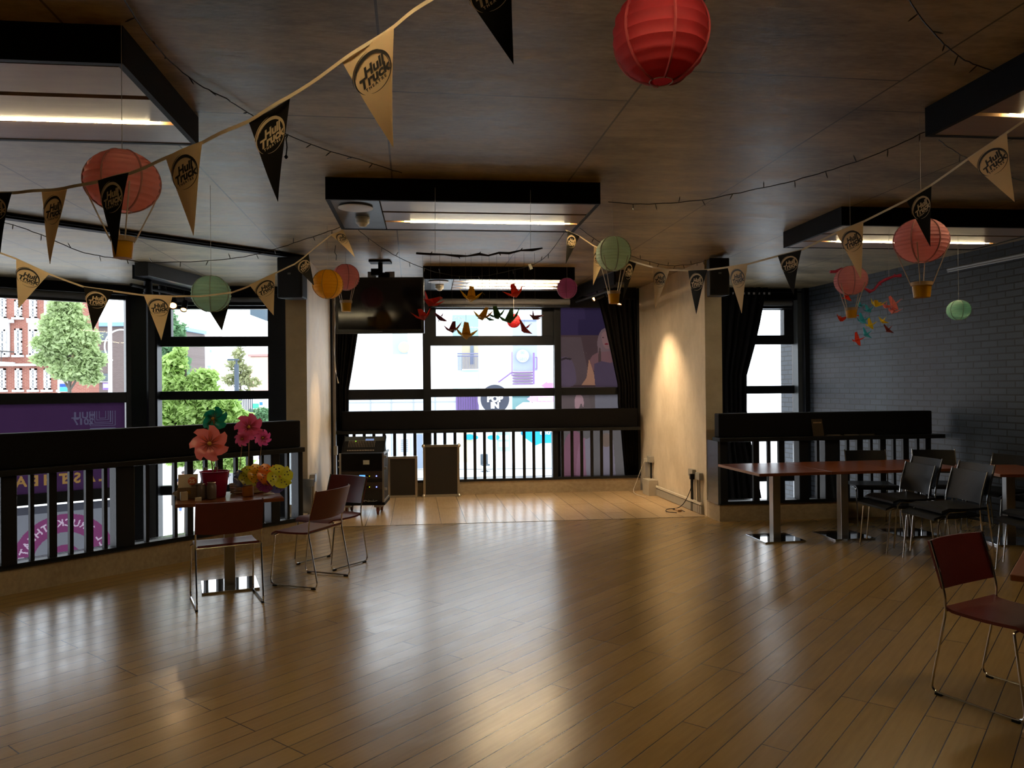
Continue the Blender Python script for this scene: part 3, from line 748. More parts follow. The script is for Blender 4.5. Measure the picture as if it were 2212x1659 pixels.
def red_chair(label):
    t = thing('sled_chair', label, 'chair', group='red leather sled chairs')
    w = .235
    for s in (-1, 1):
        x = s * w
        side = [(x, -.225, .80), (x, -.175, .64), (x, -.15, .52), (x, -.148, .44), (x, -.235, .012), (x, .235, .012), (x, .185, .425), (x * .8, .185, .427)]
        MB().tube(arc(side), .0065, 8).build('side_frame', CHROME, t, smooth=True)
    MB().tube([(-w, -.148, .448), (w, -.148, .448)], .006, 8).tube([(-w * .8, .185, .427), (w * .8, .185, .427)], .006, 8).build('cross_bar', CHROME, t, smooth=True)
    fb = MB()
    for s in (-1, 1):
        for y in (-.19, .19): fb.box((s * w, y, .006), (.018, .035, .012))
    fb.build('floor_glides', BLACK, t)
    m = MB()
    def sf(u, v, th):
        x = (u - .5) * 2 * .222; y = -.155 + v * .40
        z = .442 - .016 * math.sin(v * PI) * (1 - (2 * u - 1) ** 2 * .5) - (.03 * max(0, v - .88) / .12) + (.012 * max(0, .08 - v) / .08)
        if v > .9: x *= 1 - (v - .9) * .6
        return (x, y, z + th * .016)
    sheetmesh(m, sf, 12, 14, 1); m.build('seat', RED_LEATHER, t, smooth=True)
    m = MB()
    def bf(u, v, th):
        x = (u - .5) * 2 * (w + .006); z = .560 + v * .235
        y = -.158 - (z - .56) * .30 - .035 * (1 - (2 * u - 1) ** 2)
        return (x, y - th * .010, z - .012 * (1 - (2 * u - 1) ** 2) * (1 - v))
    sheetmesh(m, bf, 14, 8, 1); m.build('backrest', RED_LEATHER, t, smooth=True)
    return t
def heading(v): return math.atan2(v[1], v[0]) - PI / 2
rc = red_chair('red leather chair turned from us, tucked in front of the pinwheel table')
index_kids(rc)
rc.location = (-2.22, 5.95, 0); rc.rotation_euler = (0, 0, heading((-.47, .88)))
dup(rc, (-1.72, 6.54, 0), heading((-.93, .36)), 'red leather chair in side view facing the pinwheel table, nearer of the pair')
dup(rc, (-1.70, 7.19, 0), heading((-.54, -.84)), 'red leather chair overlapping another red chair, in front of the amplifier rack')
dup(rc, (2.505, 3.965, 0), heading((.49, -.87)), 'large red leather chair cut by the right edge of the picture')

def black_chair(label):
    t = thing('stacking_chair', label, 'chair', group='black leather stacking chairs')
    w = .23
    for s in (-1, 1):
        x = s * w
        MB().tube(arc([(x, -.27, .84), (x, -.215, .66), (x, -.19, .50), (x, -.20, .42), (x, -.26, .0)]), .0075, 8).build('back_leg', CHROME, t, smooth=True)
        MB().tube(arc([(x * .92, .0, .432), (x, .19, .432), (x, .235, .0)]), .0075, 8).build('front_leg', CHROME, t, smooth=True)
    m = MB()
    def sf(u, v, th):
        x = (u - .5) * 2 * .235; y = -.20 + v * .44
        return (x, y, .452 - .012 * math.sin(v * PI) - .05 * max(0, v - .85) / .15 * (1 if v > .85 else 0) * .6 + th * .02)
    sheetmesh(m, sf, 10, 12, 1); m.build('seat', BLK_LEATHER, t, smooth=True)
    m = MB()
    def bf(u, v, th):
        x = (u - .5) * 2 * (w - .004); z = .56 + v * .27
        return (x, -.205 - (z - .58) * .25 - .03 * (1 - (2 * u - 1) ** 2) - th * .012, z)
    sheetmesh(m, bf, 12, 8, 1); m.build('backrest', BLK_LEATHER, t, smooth=True)
    MB().tube([(-w, -.19, .44), (w, -.19, .44)], .006, 8).build('cross_bar', CHROME, t)
    return t
bc = black_chair('black leather chair facing left before the long table, lower one of the left stack')
index_kids(bc)
bc.location = (3.76, 7.58, 0); bc.rotation_euler = (0, 0, heading((-1, -.10)))
def bdup(x, y, hd, label, z=0): return dup(bc, (x, y, z), heading(hd), label)
bdup(3.83, 7.585, (-1, -.10), 'black leather chair nested on top of the left stack before the long table', .062)
bdup(3.90, 7.0, (-1, -.10), 'black leather chair, lower one of the nearer stack left of the red chair')
bdup(3.97, 7.005, (-1, -.10), 'black leather chair nested on top of the nearer stack', .062)
bdup(4.45, 6.50, (-1, -.05), 'black leather chair at the right edge behind the large red chair')
bdup(4.52, 6.505, (-1, -.05), 'black leather chair nested on the one at the right edge behind the red chair', .062)
bdup(4.20, 9.00, (-.15, -1), 'black leather chair on the far side of the long table, its back above the tabletop')
bdup(4.98, 9.0, (-.3, -1), 'black leather chair behind the tables nearest to the end of the window rail')
bdup(5.27, 8.42, (-1, -.35), 'black leather chair behind the tables, second from the brick wall')
bdup(5.40, 7.78, (-1, -.3), 'black leather chair behind the tables at the right edge of the picture')

def pedestal_table(label, c, rz, w, d, h=.745, colrot=0, group=None, coff=(0, 0), edge=TABLE_WOOD, base=.45):
    t = thing('pedestal_table', label, 'table', (c[0], c[1], 0), rz, group)
    MB().box((0, 0, h - .0145), (w, d, .029)).build('table_top', TABLE_WOOD, t, bev=.003)
    MB().box((-w / 2 - .0012, 0, h - .0145), (.0024, d * .99, .026)).build('edge_band', EDGE_WOOD, t)
    MB().box((coff[0], coff[1], h / 2 - .01), (.085, .085, h - .045), rot=(0, 0, colrot), bev=.004).build('column', STEEL, t)
    MB().box((coff[0], coff[1], h - .035), (.32, .32, .012), rot=(0, 0, colrot)).build('top_plate', BLACK, t)
    MB().box((coff[0], coff[1], .008), (base, base, .016), rot=(0, 0, colrot), bev=.002).build('base_plate', mat('polished_base', (.62, .62, .62), .06, 1, var=.02, bump=0), t)
    return t
pedestal_table('small square pedestal table covered with pinwheels and jars', (-2.36, 6.40), R(23), .81, .62, base=.44)
TR = R(8.5); tdx, tdy = Vector((math.cos(TR), math.sin(TR))), Vector((-math.sin(TR), math.cos(TR)))
tl = Vector((2.455, 7.66))
for k, lb in enumerate(('left end table of the long row, its bright steel base in the open', 'second table of the long row, its column behind the free floor base', 'third table of the long row, behind the stacked black chairs')):
    c_ = tl + tdx * (.385 + k * .775) + tdy * .50
    pedestal_table(lb, c_, TR, .77, 1.0, group='tables in the long row', coff=(0, -.06))
pedestal_table('table at the right end of the row, between black chairs and the brick wall', (5.06, 7.86), R(-6), .62, .94)
a_ = Vector((2.275, 3.53)); u_ = Vector((.62, .784)); v_ = Vector((.784, -.62)); c_ = a_ + u_ * .45 + v_ * .45
pedestal_table('table corner cut by the right edge of the picture, behind the large red chair', (c_.x, c_.y), math.atan2(v_.y, v_.x), .9, .9)

# ------------------------------------------------------------------ amplifier rack, cases
t = thing('amplifier_rack', 'wheeled black amplifier rack with a mixing desk on top', 'audio rack', (-1.955, 10.16, 0), R(2))
w, d = .275, .25
MB().span((-w - .02, -d - .01, .13), (w + .02, d, .165)).build('base_board', BLACK, t)
MB().span((-w, -d + .02, .165), (w, d, .80)).build('cabinet', mat('rack_black', (.010, .010, .011), .5), t, bev=.004)
for x in (-w, w): MB().span((x - .012, -d, .165), (x + .012, -d + .02, .80)).build('edge_trim', ALU, t)
MB().span((w, -d, .165), (w + .012, d, .19)).span((w, -d, .78), (w + .012, d, .81)).build('side_trim', ALU, t)
for sx in (-1, 1):
    for sy in (-1, 1):
        cst = MB().box((sx * .2, sy * .18, .115), (.10, .09, .03)).box((sx * .2, sy * .18, .08), (.05, .07, .06)).build('caster', STEEL, t)
        MB().lathe([(.045, -.015), (.05, -.01), (.05, .01), (.045, .015)], 20, (sx * .2, sy * .18 - .02, .05), M=Matrix.Rotation(PI / 2, 4, 'Y')).build('wheel', mat('dark_red_wheel', (.16, .03, .02), .5), cst)
RK = mat('brown_rack_panel', (.05, .033, .028), .35)
LCD = mat('blue_display', (.05, .1, .4), .3, var=0, bump=0, emit=(.10, .38, 1), estr=1.6)
BLUE = mat('blue_indicator', (0, 0, .4), .3, var=0, bump=0, emit=(.15, .2, 1), estr=5)
YEL = mat('yellow_indicator', (.3, .3, 0), .3, var=0, bump=0, emit=(.75, .8, .02), estr=1.2)
MB().span((-w + .015, -d, .585), (w - .015, -d + .02, .795)).build('drawer_front', BLACK, t)
MB().span((.02, -d - .004, .655), (.10, -d, .71)).build('white_sticker', mat('sticker_white', (.8, .85, .8), .5), t)
for z in (.475, .335):
    a1 = MB().span((-w + .015, -d, z), (w - .015, -d + .02, z + .09)).build('amplifier', RK, t)
    MB().span((-.03, -d - .004, z + .02), (.045, -d, z + .045)).build('display', LCD, a1)
    for x, mm, r in ((.19, BLUE, .008), (.10, YEL, .0055), (-.085, YEL, .0055)):
        MB().lathe([(r, -.004), (r, .004)], 12, (x, -d - .003, z + .03), M=Matrix.Rotation(PI / 2, 4, 'X')).build('indicator_light', mm, a1)
    MB().lathe([(.012, -.01), (.012, .01)], 14, (.075, -d - .008, z + .035), M=Matrix.Rotation(PI / 2, 4, 'X')).build('knob', BLACK, a1)
MB().tube([(-.05 + .09 * k / 10 * 2 + .02 * math.sin(k * 2), -d - .012, .19 + .012 * math.cos(k * 2.3)) for k in range(14)], .004, 6).build('cable_bundle', mat('pale_cable', (.5, .52, .55), .4), t, smooth=True)
for z in (.7, .62, .25): MB().box((-w - .02, -d + .06, z), (.03, .03, .02)).build('latch', ALU, t)
for z in (.75, .6, .33): MB().box((w + .022, -d + .06, z), (.035, .05, .03)).build('latch', ALU, t)
tm = t
M = Matrix.Translation((0, -.04, .885)) @ Euler((R(42), 0, 0)).to_matrix().to_4x4()
mx = thing('mixing_desk', 'sloping mixing desk with fader rows on the amplifier rack', 'mixing desk', (-1.955, 10.16, .80), R(2))
def tm_(mb): bmesh.ops.transform(mb.b, matrix=Matrix.Translation((0, 0, -.80)) @ M, verts=mb.b.verts); return mb
tm_(MB().span((-.262, -.16, -.02), (.262, .165, 0))).build('desk_body', mat('desk_grey', (.045, .055, .055), .4), mx)
MB().poly([(-.262, -.155, .002), (-.262, .155, .002), (-.262, .085, .19), (-.262, -.155, .0021)][:3], .524, (1, 0, 0)).build('wedge', BLACK, mx)
m1, m2 = MB(), MB()
for k in range(17):
    x = -.20 + k * .021
    m1.box((x, -.115, .004), (.004, .07, .004)); m2.box((x, -.10, .008), (.012, .018, .012))
    for q in range(6): m2.box((x, -.03 + q * .022, .005), (.007, .007, .007))
tm_(m1).build('fader_slots', BLACK, mx); tm_(m2).build('faders_and_knobs', mat('fader_cap', (.45, .38, .30), .4), mx)
tm_(MB().span((.01, .085, .001), (.12, .118, .006))).build('screen', mat('desk_screen', (.1, .15, .3), .3, var=0, bump=0, emit=(.25, .38, .75), estr=.45), mx)
tm_(MB().box((-.115, .075, .006), (.012, .008, .008))).build('green_light', mat('green_led', (.1, .3, 0), .3, var=0, bump=0, emit=(.35, .9, .05), estr=1.5), mx)
for q in (-1, 1): tm_(MB().span((q * .275, -.17, -.03), (q * .262, .175, .015))).build('side_cheek', BLACK, mx)

def case_lid(label, c, w, h, rz, balls):
    t = thing('flight_case_lid', label, 'flight case', (c[0], c[1], 0), rz, 'flight case lids under the stage window')
    th = .12; e = .035
    MB().span((-w / 2 + e * .5, -th + .01, .02), (w / 2 - e * .5, 0, h - .02)).build('panel', mat('case_laminate', (.016, .012, .010), .5), t)
    MB().span((-w / 2, -th, .0), (w / 2, .0, e)).span((-w / 2, -th, h - e), (w / 2, 0, h)).span((-w / 2, -th, e), (-w / 2 + e, 0, h - e)).span((w / 2 - e, -th, e), (w / 2, 0, h - e)).build('aluminium_edge', ALU, t, bev=.003)
    for sx in (-1, 1):
        for z in (.015, h - .015):
            if balls: MB().lathe([(.004, -.03), (.022, -.02), (.03, 0), (.022, .02), (.004, .03)], 14, (sx * (w / 2 - .008), -th, z)).build('ball_corner', ALU, t, smooth=True)
    return t
case_lid('smaller black flight case lid standing right of the amplifier rack', (-1.66, 11.62), .44, .615, G, False)
case_lid('taller black flight case lid with silver ball corners below the stage window', (-1.085, 11.68), .545, .78, G, True)

# ------------------------------------------------------------------ television and speakers
c = at(821, 660, 9.4)
t = thing('television', 'large black television hung from the ceiling over the stage', 'television', (c.x, c.y, c.z), R(2))
tw, thh = 1.075, .685
MB().box((0, 0, 0), (tw, .06, thh), bev=.006).build('screen_housing', mat('gloss_black_bezel', (.008, .008, .011), .22), t)
MB().span((-tw / 2 + .035, -.033, -thh / 2 + .05), (tw / 2 - .035, -.030, thh / 2 - .035)).build('screen', mat('switched_off_screen', (.010, .008, .014), .08, var=0, bump=0), t)
MB().span((-tw / 2 + .01, -.036, -thh / 2 - .004), (tw / 2 - .01, -.030, -thh / 2 + .004)).build('lower_trim', mat('grey_trim', (.13, .12, .12), .3), t)
MB().box((0, -.0335, -thh / 2 + .024), (.06, .003, .008)).build('badge', mat('grey_badge', (.2, .2, .2), .4), t)
MB().tube([(.0, .06, -.1), (.0, .06, CEIL - c.z - .02)], .028, 12).box((0, .06, CEIL - c.z - .012), (.26, .2, .024)).box((-.05, .06, CEIL - c.z - .14), (.12, .1, .08)).box((.06, .05, CEIL - c.z - .2), (.1, .08, .1)).build('ceiling_mount', BLACK, t)
MB().box((-.11, .09, thh / 2 + .04), (.10, .01, .09), rot=(0, 0, .1)).box((.11, .09, thh / 2 + .04), (.12, .01, .09), rot=(0, 0, -.1)).build('mount_plates', mat('pale_grey_plate', (.55, .58, .62), .4), t)

def speaker(label, c, w, d, h, rz):
    t = thing('wall_speaker', label, 'speaker', c, rz, 'black wall speakers')
    MB().poly([(-w / 2, -d / 2, -h / 2), (w / 2, -d / 2, -h / 2), (w * .36, d / 2, -h / 2), (-w * .36, d / 2, -h / 2)], h, (0, 0, 1)).build('cabinet', mat('speaker_cabinet', (.011, .012, .014), .55), t, bev=.012)
    MB().span((-w / 2 + .015, -d / 2 - .008, -h / 2 + .015), (w / 2 - .015, -d / 2, h / 2 - .015)).build('grille', mat('speaker_grille', (.009, .009, .010), .7, bump=.15, bscale=400), t, bev=.004)
    MB().box((0, -d / 2 - .011, .04), (.035, .004, .02)).build('badge', mat('grey_badge', (.2, .2, .2), .4), t)
    MB().tube([(0, d / 2 - .02, 0), (0, d / 2 + .14, 0)], .02, 10).build('bracket', BLACK, t)
    return t
c = at(635, 602, 8.75); speaker('black wall speaker on the left concrete fin beside the yellow lantern', (c.x, c.y, c.z), .30, .24, .46, R(-8))
c = at(1541, 600, 9.35); speaker('black wall speaker on the right concrete fin behind the bunting', (c.x + .04, c.y, c.z), .25, .22, .45, R(4))

# ------------------------------------------------------------------ lanterns
def lantern(name, label, px, py, wpx, D, rgb, ztop=CEIL, basket=None, squash=1.0, string=True, group='paper lanterns', trans=.6, k=1.0, sx=None, bands=13):
    c = at(px, py, D); Rr = wpx / F * D / 2
    t = thing(name, label, 'paper lantern' if basket is None else 'balloon decoration', (c.x, c.y, c.z), random.uniform(0, 1), group)
    cr_, cg, cb = rgb; m = mat('paper_%d_%d_%d' % tuple(int(v * 255) for v in rgb), (cr_ * k, cg * k, cb * k), .62, spec=.3, var=.08, vscale=9, bump=.02, bscale=30, translucent=trans)
    mb = MB(); prof = []; n = 12 * bands // 2
    for i in range(n + 1):
        th = R(14) + (PI - R(28)) * i / n
        sc_ = 1 - .036 * abs(math.sin(bands * (th - R(14)) / (PI - R(28)) * PI)) - .004 * math.sin(th * 9)
        prof.append((Rr * sc_ * math.sin(th), -Rr * squash * math.cos(th)))
    mb.lathe(prof, 40, cap=False)
    for v in mb.b.verts:
        a_ = math.atan2(v.co.y, v.co.x); f_ = 1 - .008 * abs(math.cos(a_ * 3.0)) ** 12
        v.co.x *= f_; v.co.y *= f_
    mb.build('paper_shade', m, t, smooth=True)
    mb = MB()
    for q in range(6):
        a_ = q * PI / 3 + .3
        mb.tube([(Rr * 1.0 * math.sin(h_) * math.cos(a_), Rr * 1.0 * math.sin(h_) * math.sin(a_), -Rr * squash * math.cos(h_)) for h_ in [R(14) + (PI - R(28)) * i_ / 24 for i_ in range(25)]], .0045 * Rr / .15, 5)
    mb.build('paper_seam', mat('seam_%d_%d_%d' % tuple(int(v * 255) for v in rgb), (cr_ * .55, cg * .5, cb * .5), .7), t, smooth=True)
    for s in (-1, 1):
        rr_ = Rr * math.sin(R(14)); z = s * Rr * squash * math.cos(R(14))
        MB().tube([(rr_ * math.cos(q * PI / 10), rr_ * math.sin(q * PI / 10), z) for q in range(20)], .002, 6, closed=True).build('wire_ring', mat('lantern_wire', (.4, .36, .3), .4), t)
    if string: MB().tube([(0, 0, Rr * squash * .9), (0, 0, ztop - c.z - .002)], .0016, 5).build('hanging_string', mat('white_thread', (.5, .47, .42), .7), t)
    if basket:
        by, bw, bh, bcol = basket      # pixels: basket top y, width, height
        zt = (py - by) / F * D; bw_ = bw / F * D / 2; bh_ = bh / F * D
        MB().lathe([(bw_ * .78, zt - bh_), (bw_ * .8, zt - bh_ + .003), (bw_ * .96, zt - .004), (bw_, zt), (bw_ * .93, zt - .004), (bw_ * .76, zt - bh_ + .006)], 28).build('basket', mat('yellow_cup', (.80, .46, .02), .35, translucent=.4, var=.1), t, smooth=True)
        MB().lathe([(bw_ * .97, zt - bh_ * .22), (bw_ * 1.03, zt - bh_ * .20), (bw_ * 1.07, zt + .003), (bw_ * 1.0, zt + .004)], 28).build('basket_rim', mat('cream_tape', (.52, .36, .2), .6, translucent=.2), t, smooth=True)
        for q in range(4):
            a_ = q * PI / 2 + .5
            MB().tube([(Rr * .97 * math.cos(a_), Rr * .97 * math.sin(a_), -Rr * .2), (Rr * .8 * math.cos(a_), Rr * .8 * math.sin(a_), -Rr * .72 * squash), (bw_ * 1.04 * math.cos(a_), bw_ * 1.04 * math.sin(a_), zt - .01)], .0032, 6).build('ribbon', mat('white_ribbon', (.55, .47, .38), .6), t)
    return t
PINK = (.9, .44, .44)
lantern('paper_lantern', 'large red paper lantern cut by the top edge of the picture', 1427, 76, 208, 2.75, (.50, .045, .055), k=1, bands=11)
lantern('balloon_lantern', 'pink lantern balloon with orange basket, left behind a black pennant', 264, 392, 152, 3.28, (.85, .42, .38), basket=(514, 48, 44, 0), squash=.88)
lantern('balloon_lantern', 'pink lantern balloon with small basket behind the yellow lantern', 747, 599, 59, 8.4, PINK, basket=(650, 25, 23, 0), squash=.96)
lantern('paper_lantern', 'yellow paper lantern beside the left concrete fin', 708, 614, 65, 7.4, (.90, .52, .03), squash=.97)
lantern('paper_lantern', 'mint green paper lantern hanging before the left windows', 456, 635, 84, 5.9, (.62, .86, .72), squash=.93, bands=15)
lantern('balloon_lantern', 'pale mint lantern balloon with yellow basket right of the stage window', 1325, 548, 77, 6.45, (.66, .78, .62), basket=(630, 27, 26, 0), squash=.97, bands=15)
lantern('paper_lantern', 'purple paper lantern at the right end of the three tubes', 1225, 623, 45, 9.7, (.50, .18, .38))
lantern('paper_lantern', 'small coral red paper lantern against the upper stage window', 1110, 693, 30, 11.2, (.95, .10, .12), bands=9, trans=.6)
lantern('balloon_lantern', 'pink lantern balloon with basket in front of the brick wall, by the pink branch', 1838, 606, 70, 5.75, (.88, .46, .48), basket=(666, 25, 21, 0), squash=.9, bands=15)
lantern('balloon_lantern', 'large pink lantern balloon with yellow basket at the upper right', 1990, 520, 110, 4.5, (.92, .50, .52), basket=(611, 41, 32, 0), squash=.87, bands=15)
lantern('paper_lantern', 'small teal paper lantern alone before the black brick wall', 2071, 670, 48, 7.4, (.45, .75, .66), squash=.9, bands=15)

# ------------------------------------------------------------------ cranes on branches
def branch(label, pts, r, m, strings, D, name='branch_mobile'):
    P = [at(x, y, D) for x, y in pts]; t = thing(name, label, 'hanging branch', P[0])
    rr_ = [r * (1 + .35 * math.sin(i * 2.7)) for i in range(len(P))]
    mb = MB().tube(P, rr_, 8)
    for i in range(1, len(P) - 1, 2): mb.tube([P[i], P[i] + Vector((.012, 0, .018 if i % 4 == 1 else -.02))], [r * .8, r * .3], 6)
    mb.build('branch', m, t, smooth=True, world=True)
    for (px, py0, py1) in strings:
        MB().tube([at(px, py1, D), at(px, py0, D)], .0014, 5).build('hanging_string', mat('white_thread', (.5, .47, .42), .7), t, world=True)
branch('brown twig hanging level from the central ceiling light', [(899, 547), (930, 549), (960, 550), (990, 553), (1010, 553), (1035, 549), (1055, 552), (1078, 546), (1100, 547), (1125, 541), (1150, 540), (1172, 536)], .008, mat('bark', (.016, .010, .007), .8), [(940, 405, 549), (1146, 410, 541)], 5.62)
branch('bright pink painted branch before the black brick wall', [(1793, 587), (1805, 587), (1818, 580), (1840, 592), (1862, 620), (1880, 630), (1888, 626), (1900, 611), (1915, 603), (1930, 597), (1946, 595)], .011, mat('pink_paint', (.50, .03, .10), .5), [(1920, 495, 600), (1820, 490, 580)], 6.0)
CR = {'red': (.62, .045, .03), 'gold': (.75, .45, .03), 'green': (.06, .20, .04), 'maroon': (.30, .03, .06), 'coral': (.9, .10, .05), 'yellow': (.98, .78, .03), 'blue': (.08, .62, .75), 'pink': (.95, .36, .34), 'rust': (.35, .06, .05)}
def crane(label, px, py, wpx, D, c, yaw, roll, group, top, pitch=0):
    p = at(px, py, D); s = wpx / F * D * 1.34
    t = thing('origami_crane', label, 'origami crane', p, 0, group)
    V = [(-.17, 0, 0), (.18, 0, 0), (0, .08, -.17), (0, -.08, -.17), (0, 0, .12), (.10, .48, .17), (-.07, -.48, .17), (.38, .014, .28), (.38, -.014, .28), (.54, 0, .13), (-.52, 0, .32), (-.30, 0, .0), (.27, 0, .0), (-.08, .44, .21), (-.22, -.40, .20)]
    Fs = [(0, 2, 1), (0, 3, 1), (0, 2, 4), (1, 2, 4), (0, 3, 4), (1, 3, 4), (0, 1, 5, 13), (0, 1, 6, 14), (2, 5, 1), (0, 2, 13), (2, 13, 5), (3, 6, 1), (0, 3, 14), (3, 14, 6), (1, 7, 12), (1, 8, 12), (2, 12, 7), (3, 12, 8), (7, 8, 9), (0, 10, 11), (2, 11, 10), (3, 11, 10)]
    mb = MB(); M = Matrix.Rotation(.62, 3, 'X') @ Euler((roll, pitch, yaw)).to_matrix()
    vs = [mb.b.verts.new(M @ Vector(v) * s) for v in V]
    for f in Fs:
        try: mb.b.faces.new([vs[i] for i in f])
        except ValueError: pass
    mb.build('folded_paper', mat('origami_' + c, CR[c], .6, var=.05, bump=0, translucent=.45), t)
    MB().tube([(0, 0, s * .1), (0, 0, at(px, top, D).z - p.z)], .0008, 4).build('thread', mat('fine_thread', (.12, .11, .10), .7), t)
g1, g2 = 'paper cranes below the brown twig', 'paper cranes below the pink branch'
for lb, px, py, w_, c_, yw, rl_ in (
    ('red paper crane over the television corner, highest on the left', 931, 652, 44, 'red', 2.6, .3), ('red paper crane at the lower television edge', 914, 683, 38, 'red', .4, -.2),
    ('gold paper crane high above the upper stage window frame', 1018, 642, 42, 'gold', .1, .1), ('orange red paper crane hanging just under the three tubes', 1113, 634, 38, 'coral', .2, .1),
    ('small maroon paper crane at the left edge of the upper pane', 951, 688, 26, 'maroon', 1.2, .4), ('maroon paper crane low left touching the gold one', 977, 711, 34, 'maroon', 3.3, .1),
    ('gold paper crane lowest of the middle group', 1007, 722, 44, 'gold', .2, .2), ('olive gold paper crane in the middle of the upper pane', 1042, 683, 38, 'gold', 3.0, .0),
    ('green paper crane left of the red lantern', 1074, 681, 34, 'green', .3, .2), ('green paper crane overlapping the coral lantern', 1100, 688, 44, 'green', 3.2, .2),
    ('tiny green paper crane with drooping wing below the olive one', 1058, 690, 16, 'green', 1.4, .2), ('dark red paper crane with upright wing under the coral lantern', 1133, 711, 34, 'red', 1.0, .5),
    ('maroon paper crane at the right edge of the upper pane', 1156, 685, 28, 'maroon', 2.2, .3)):
    crane(lb, px, py, w_, 5.62, c_, yw, rl_, g1, 546, pitch=random.uniform(-.3, .3))
for lb, px, py, w_, c_, yw, rl_ in (
    ('coral crane directly beneath the pink balloon by the branch', 1828, 641, 26, 'coral', .5, .4), ('coral crane left of the small balloon basket', 1818, 689, 26, 'coral', 3.4, .5), ('coral crane peeping out right of the small basket', 1848, 681, 12, 'coral', 1.4, .2),
    ('small turquoise crane right of the balloon cords', 1858, 660, 18, 'blue', .1, .1), ('turquoise crane just below the yellow one', 1876, 670, 21, 'blue', .2, .1), ('turquoise crane level with the small basket', 1863, 692, 27, 'blue', .2, .2),
    ('yellow crane topmost under the pink branch', 1893, 657, 28, 'yellow', 2.5, .5), ('yellow crane in the middle of the right flock', 1880, 702, 24, 'yellow', .2, .4), ('small yellow crane right of the middle one', 1907, 694, 20, 'yellow', .9, .2),
    ('salmon crane with raised wing, upper right of the flock', 1930, 658, 30, 'pink', .3, .4), ('small salmon crane left of the raised wing one', 1913, 662, 18, 'pink', 1.2, .2), ('salmon crane below its salmon neighbours', 1928, 672, 26, 'pink', 2.9, .2),
    ('turquoise crane second lowest of the right flock', 1871, 722, 24, 'blue', .6, .4), ('red crane lowest of the right flock', 1852, 735, 27, 'coral', .2, .5), ('dull red crane at the lower right of the flock', 1918, 713, 22, 'rust', .7, .3)):
    crane(lb, px, py, w_, 6.0, c_, yw, rl_, g2, 600, pitch=random.uniform(-.3, .3))

# ------------------------------------------------------------------ bunting
def brush(r, a0, a1, w0, rx=1.0, cx=0, cy=0, n=36):
    vs, fs = [], []
    for k in range(n + 1):
        u = k / n; a_ = a0 + (a1 - a0) * u; w_ = w0 * math.sin(PI * min(1, max(0, u))) ** .7 + .002
        for s in (-1, 1): vs.append(Vector((cx + (r + s * w_ / 2) * rx * math.cos(a_), cy + (r + s * w_ / 2) * math.sin(a_), 0)))
    for k in range(n): fs.append((2 * k, 2 * k + 1, 2 * k + 3, 2 * k + 2))
    return vs, fs
LOGO = [brush(.325, R(-20), R(172), .042), brush(.35, R(60), R(232), .026), brush(.385, R(95), R(190), .016), brush(.33, R(-110), R(40), .014), brush(.30, R(-30), R(150), .012)]
for s_, size, x, y, sh, off, sp, ang in (('Hull', .235, .02, .082, .2, .010, 1.0, 8), ('Truck', .235, 0, -.072, .2, .010, 1.0, 8), ('THEATRE', .07, .01, -.195, 0, .003, 1.5, 8)):
    vs, fs = text_mesh(s_, size, sh, off, sp); A = R(ang)
    LOGO.append(([Vector((v.x * math.cos(A) - v.y * math.sin(A) + x, v.x * math.sin(A) + v.y * math.cos(A) + y, 0)) for v in vs], fs))
def pennant(parent, a, b, c, cream):
    """a,b top corners, c tip (world). returns flag with its printed logo"""
    a, b, c = Vector(a), Vector(b), Vector(c); nrm = (b - a).cross(c - a).normalized()
    if nrm.y > 0: nrm = -nrm
    L_ = (b - a).length; bend = random.uniform(-.012, .012)
    def P(u, v, o=0):      # u across 0..1, v down 0..1 (barycentric)
        base = a.lerp(b, u); tip = c; q = base.lerp(tip, v)
        return q + nrm * (bend * math.sin(PI * u) * (1 - v) + .008 * math.sin(v * 3 + bend * 200) + o)
    mb = MB(); n = 10
    for side, o in ((0, .0006), (1, -.0006)):
        rows = [[mb.b.verts.new(P(u / 6, v / n * .999, o)) for u in range(7)] for v in range(n + 1)]
        for A, B in zip(rows, rows[1:]):
            for u in range(6): mb.b.faces.new((A[u], A[u + 1], B[u + 1], B[u]))
    f = mb.build('pennant', CREAM if cream else FLAGBLK, parent, world=True, smooth=True)
    mb = MB()
    def T(v):
        # logo square centred at v=.27 of the height, unit = top width
        vv = .275 - v.y * .56; w_ = 1 - vv; u = .5 + v.x * 1.0 / max(w_, .2)
        return P(u, vv, .0016)
    for vf in LOGO: add_vf(mb, vf, T)
    mb.build('printed_logo', BLACK_PRINT if cream else CREAM_PRINT, f, world=True)
def bunting(label, pts, flags):
    P = [at(x, y, d) for x, y, d in pts]; t = thing('pennant_bunting', label, 'bunting', P[0])
    # flat tape
    Q = []
    for i in range(len(P) - 1):
        for k in range(5): Q.append(P[i].lerp(P[i + 1], k / 5))
    Q.append(P[-1]); mb = MB(); prev = None
    for i, p in enumerate(Q):
        tw = .005 * math.sin(i * .9)
        A = [mb.b.verts.new(p + Vector((0, tw + dy, dz))) for dy, dz in ((-.0012, .006), (.0012, .006), (.0012, -.006), (-.0012, -.006))]
        if prev:
            for k in range(4): mb.b.faces.new((prev[k], prev[(k + 1) % 4], A[(k + 1) % 4], A[k]))
        prev = A
    mb.build('tape', TAPE, t, world=True)
    for (x0, y0, x1, y1, x2, y2, d0, d1, cream) in flags:
        pennant(t, at(x0, y0, d0 - .003), at(x1, y1, d1 - .003), at(x2, y2, (d0 + d1) / 2 - .004), cream)
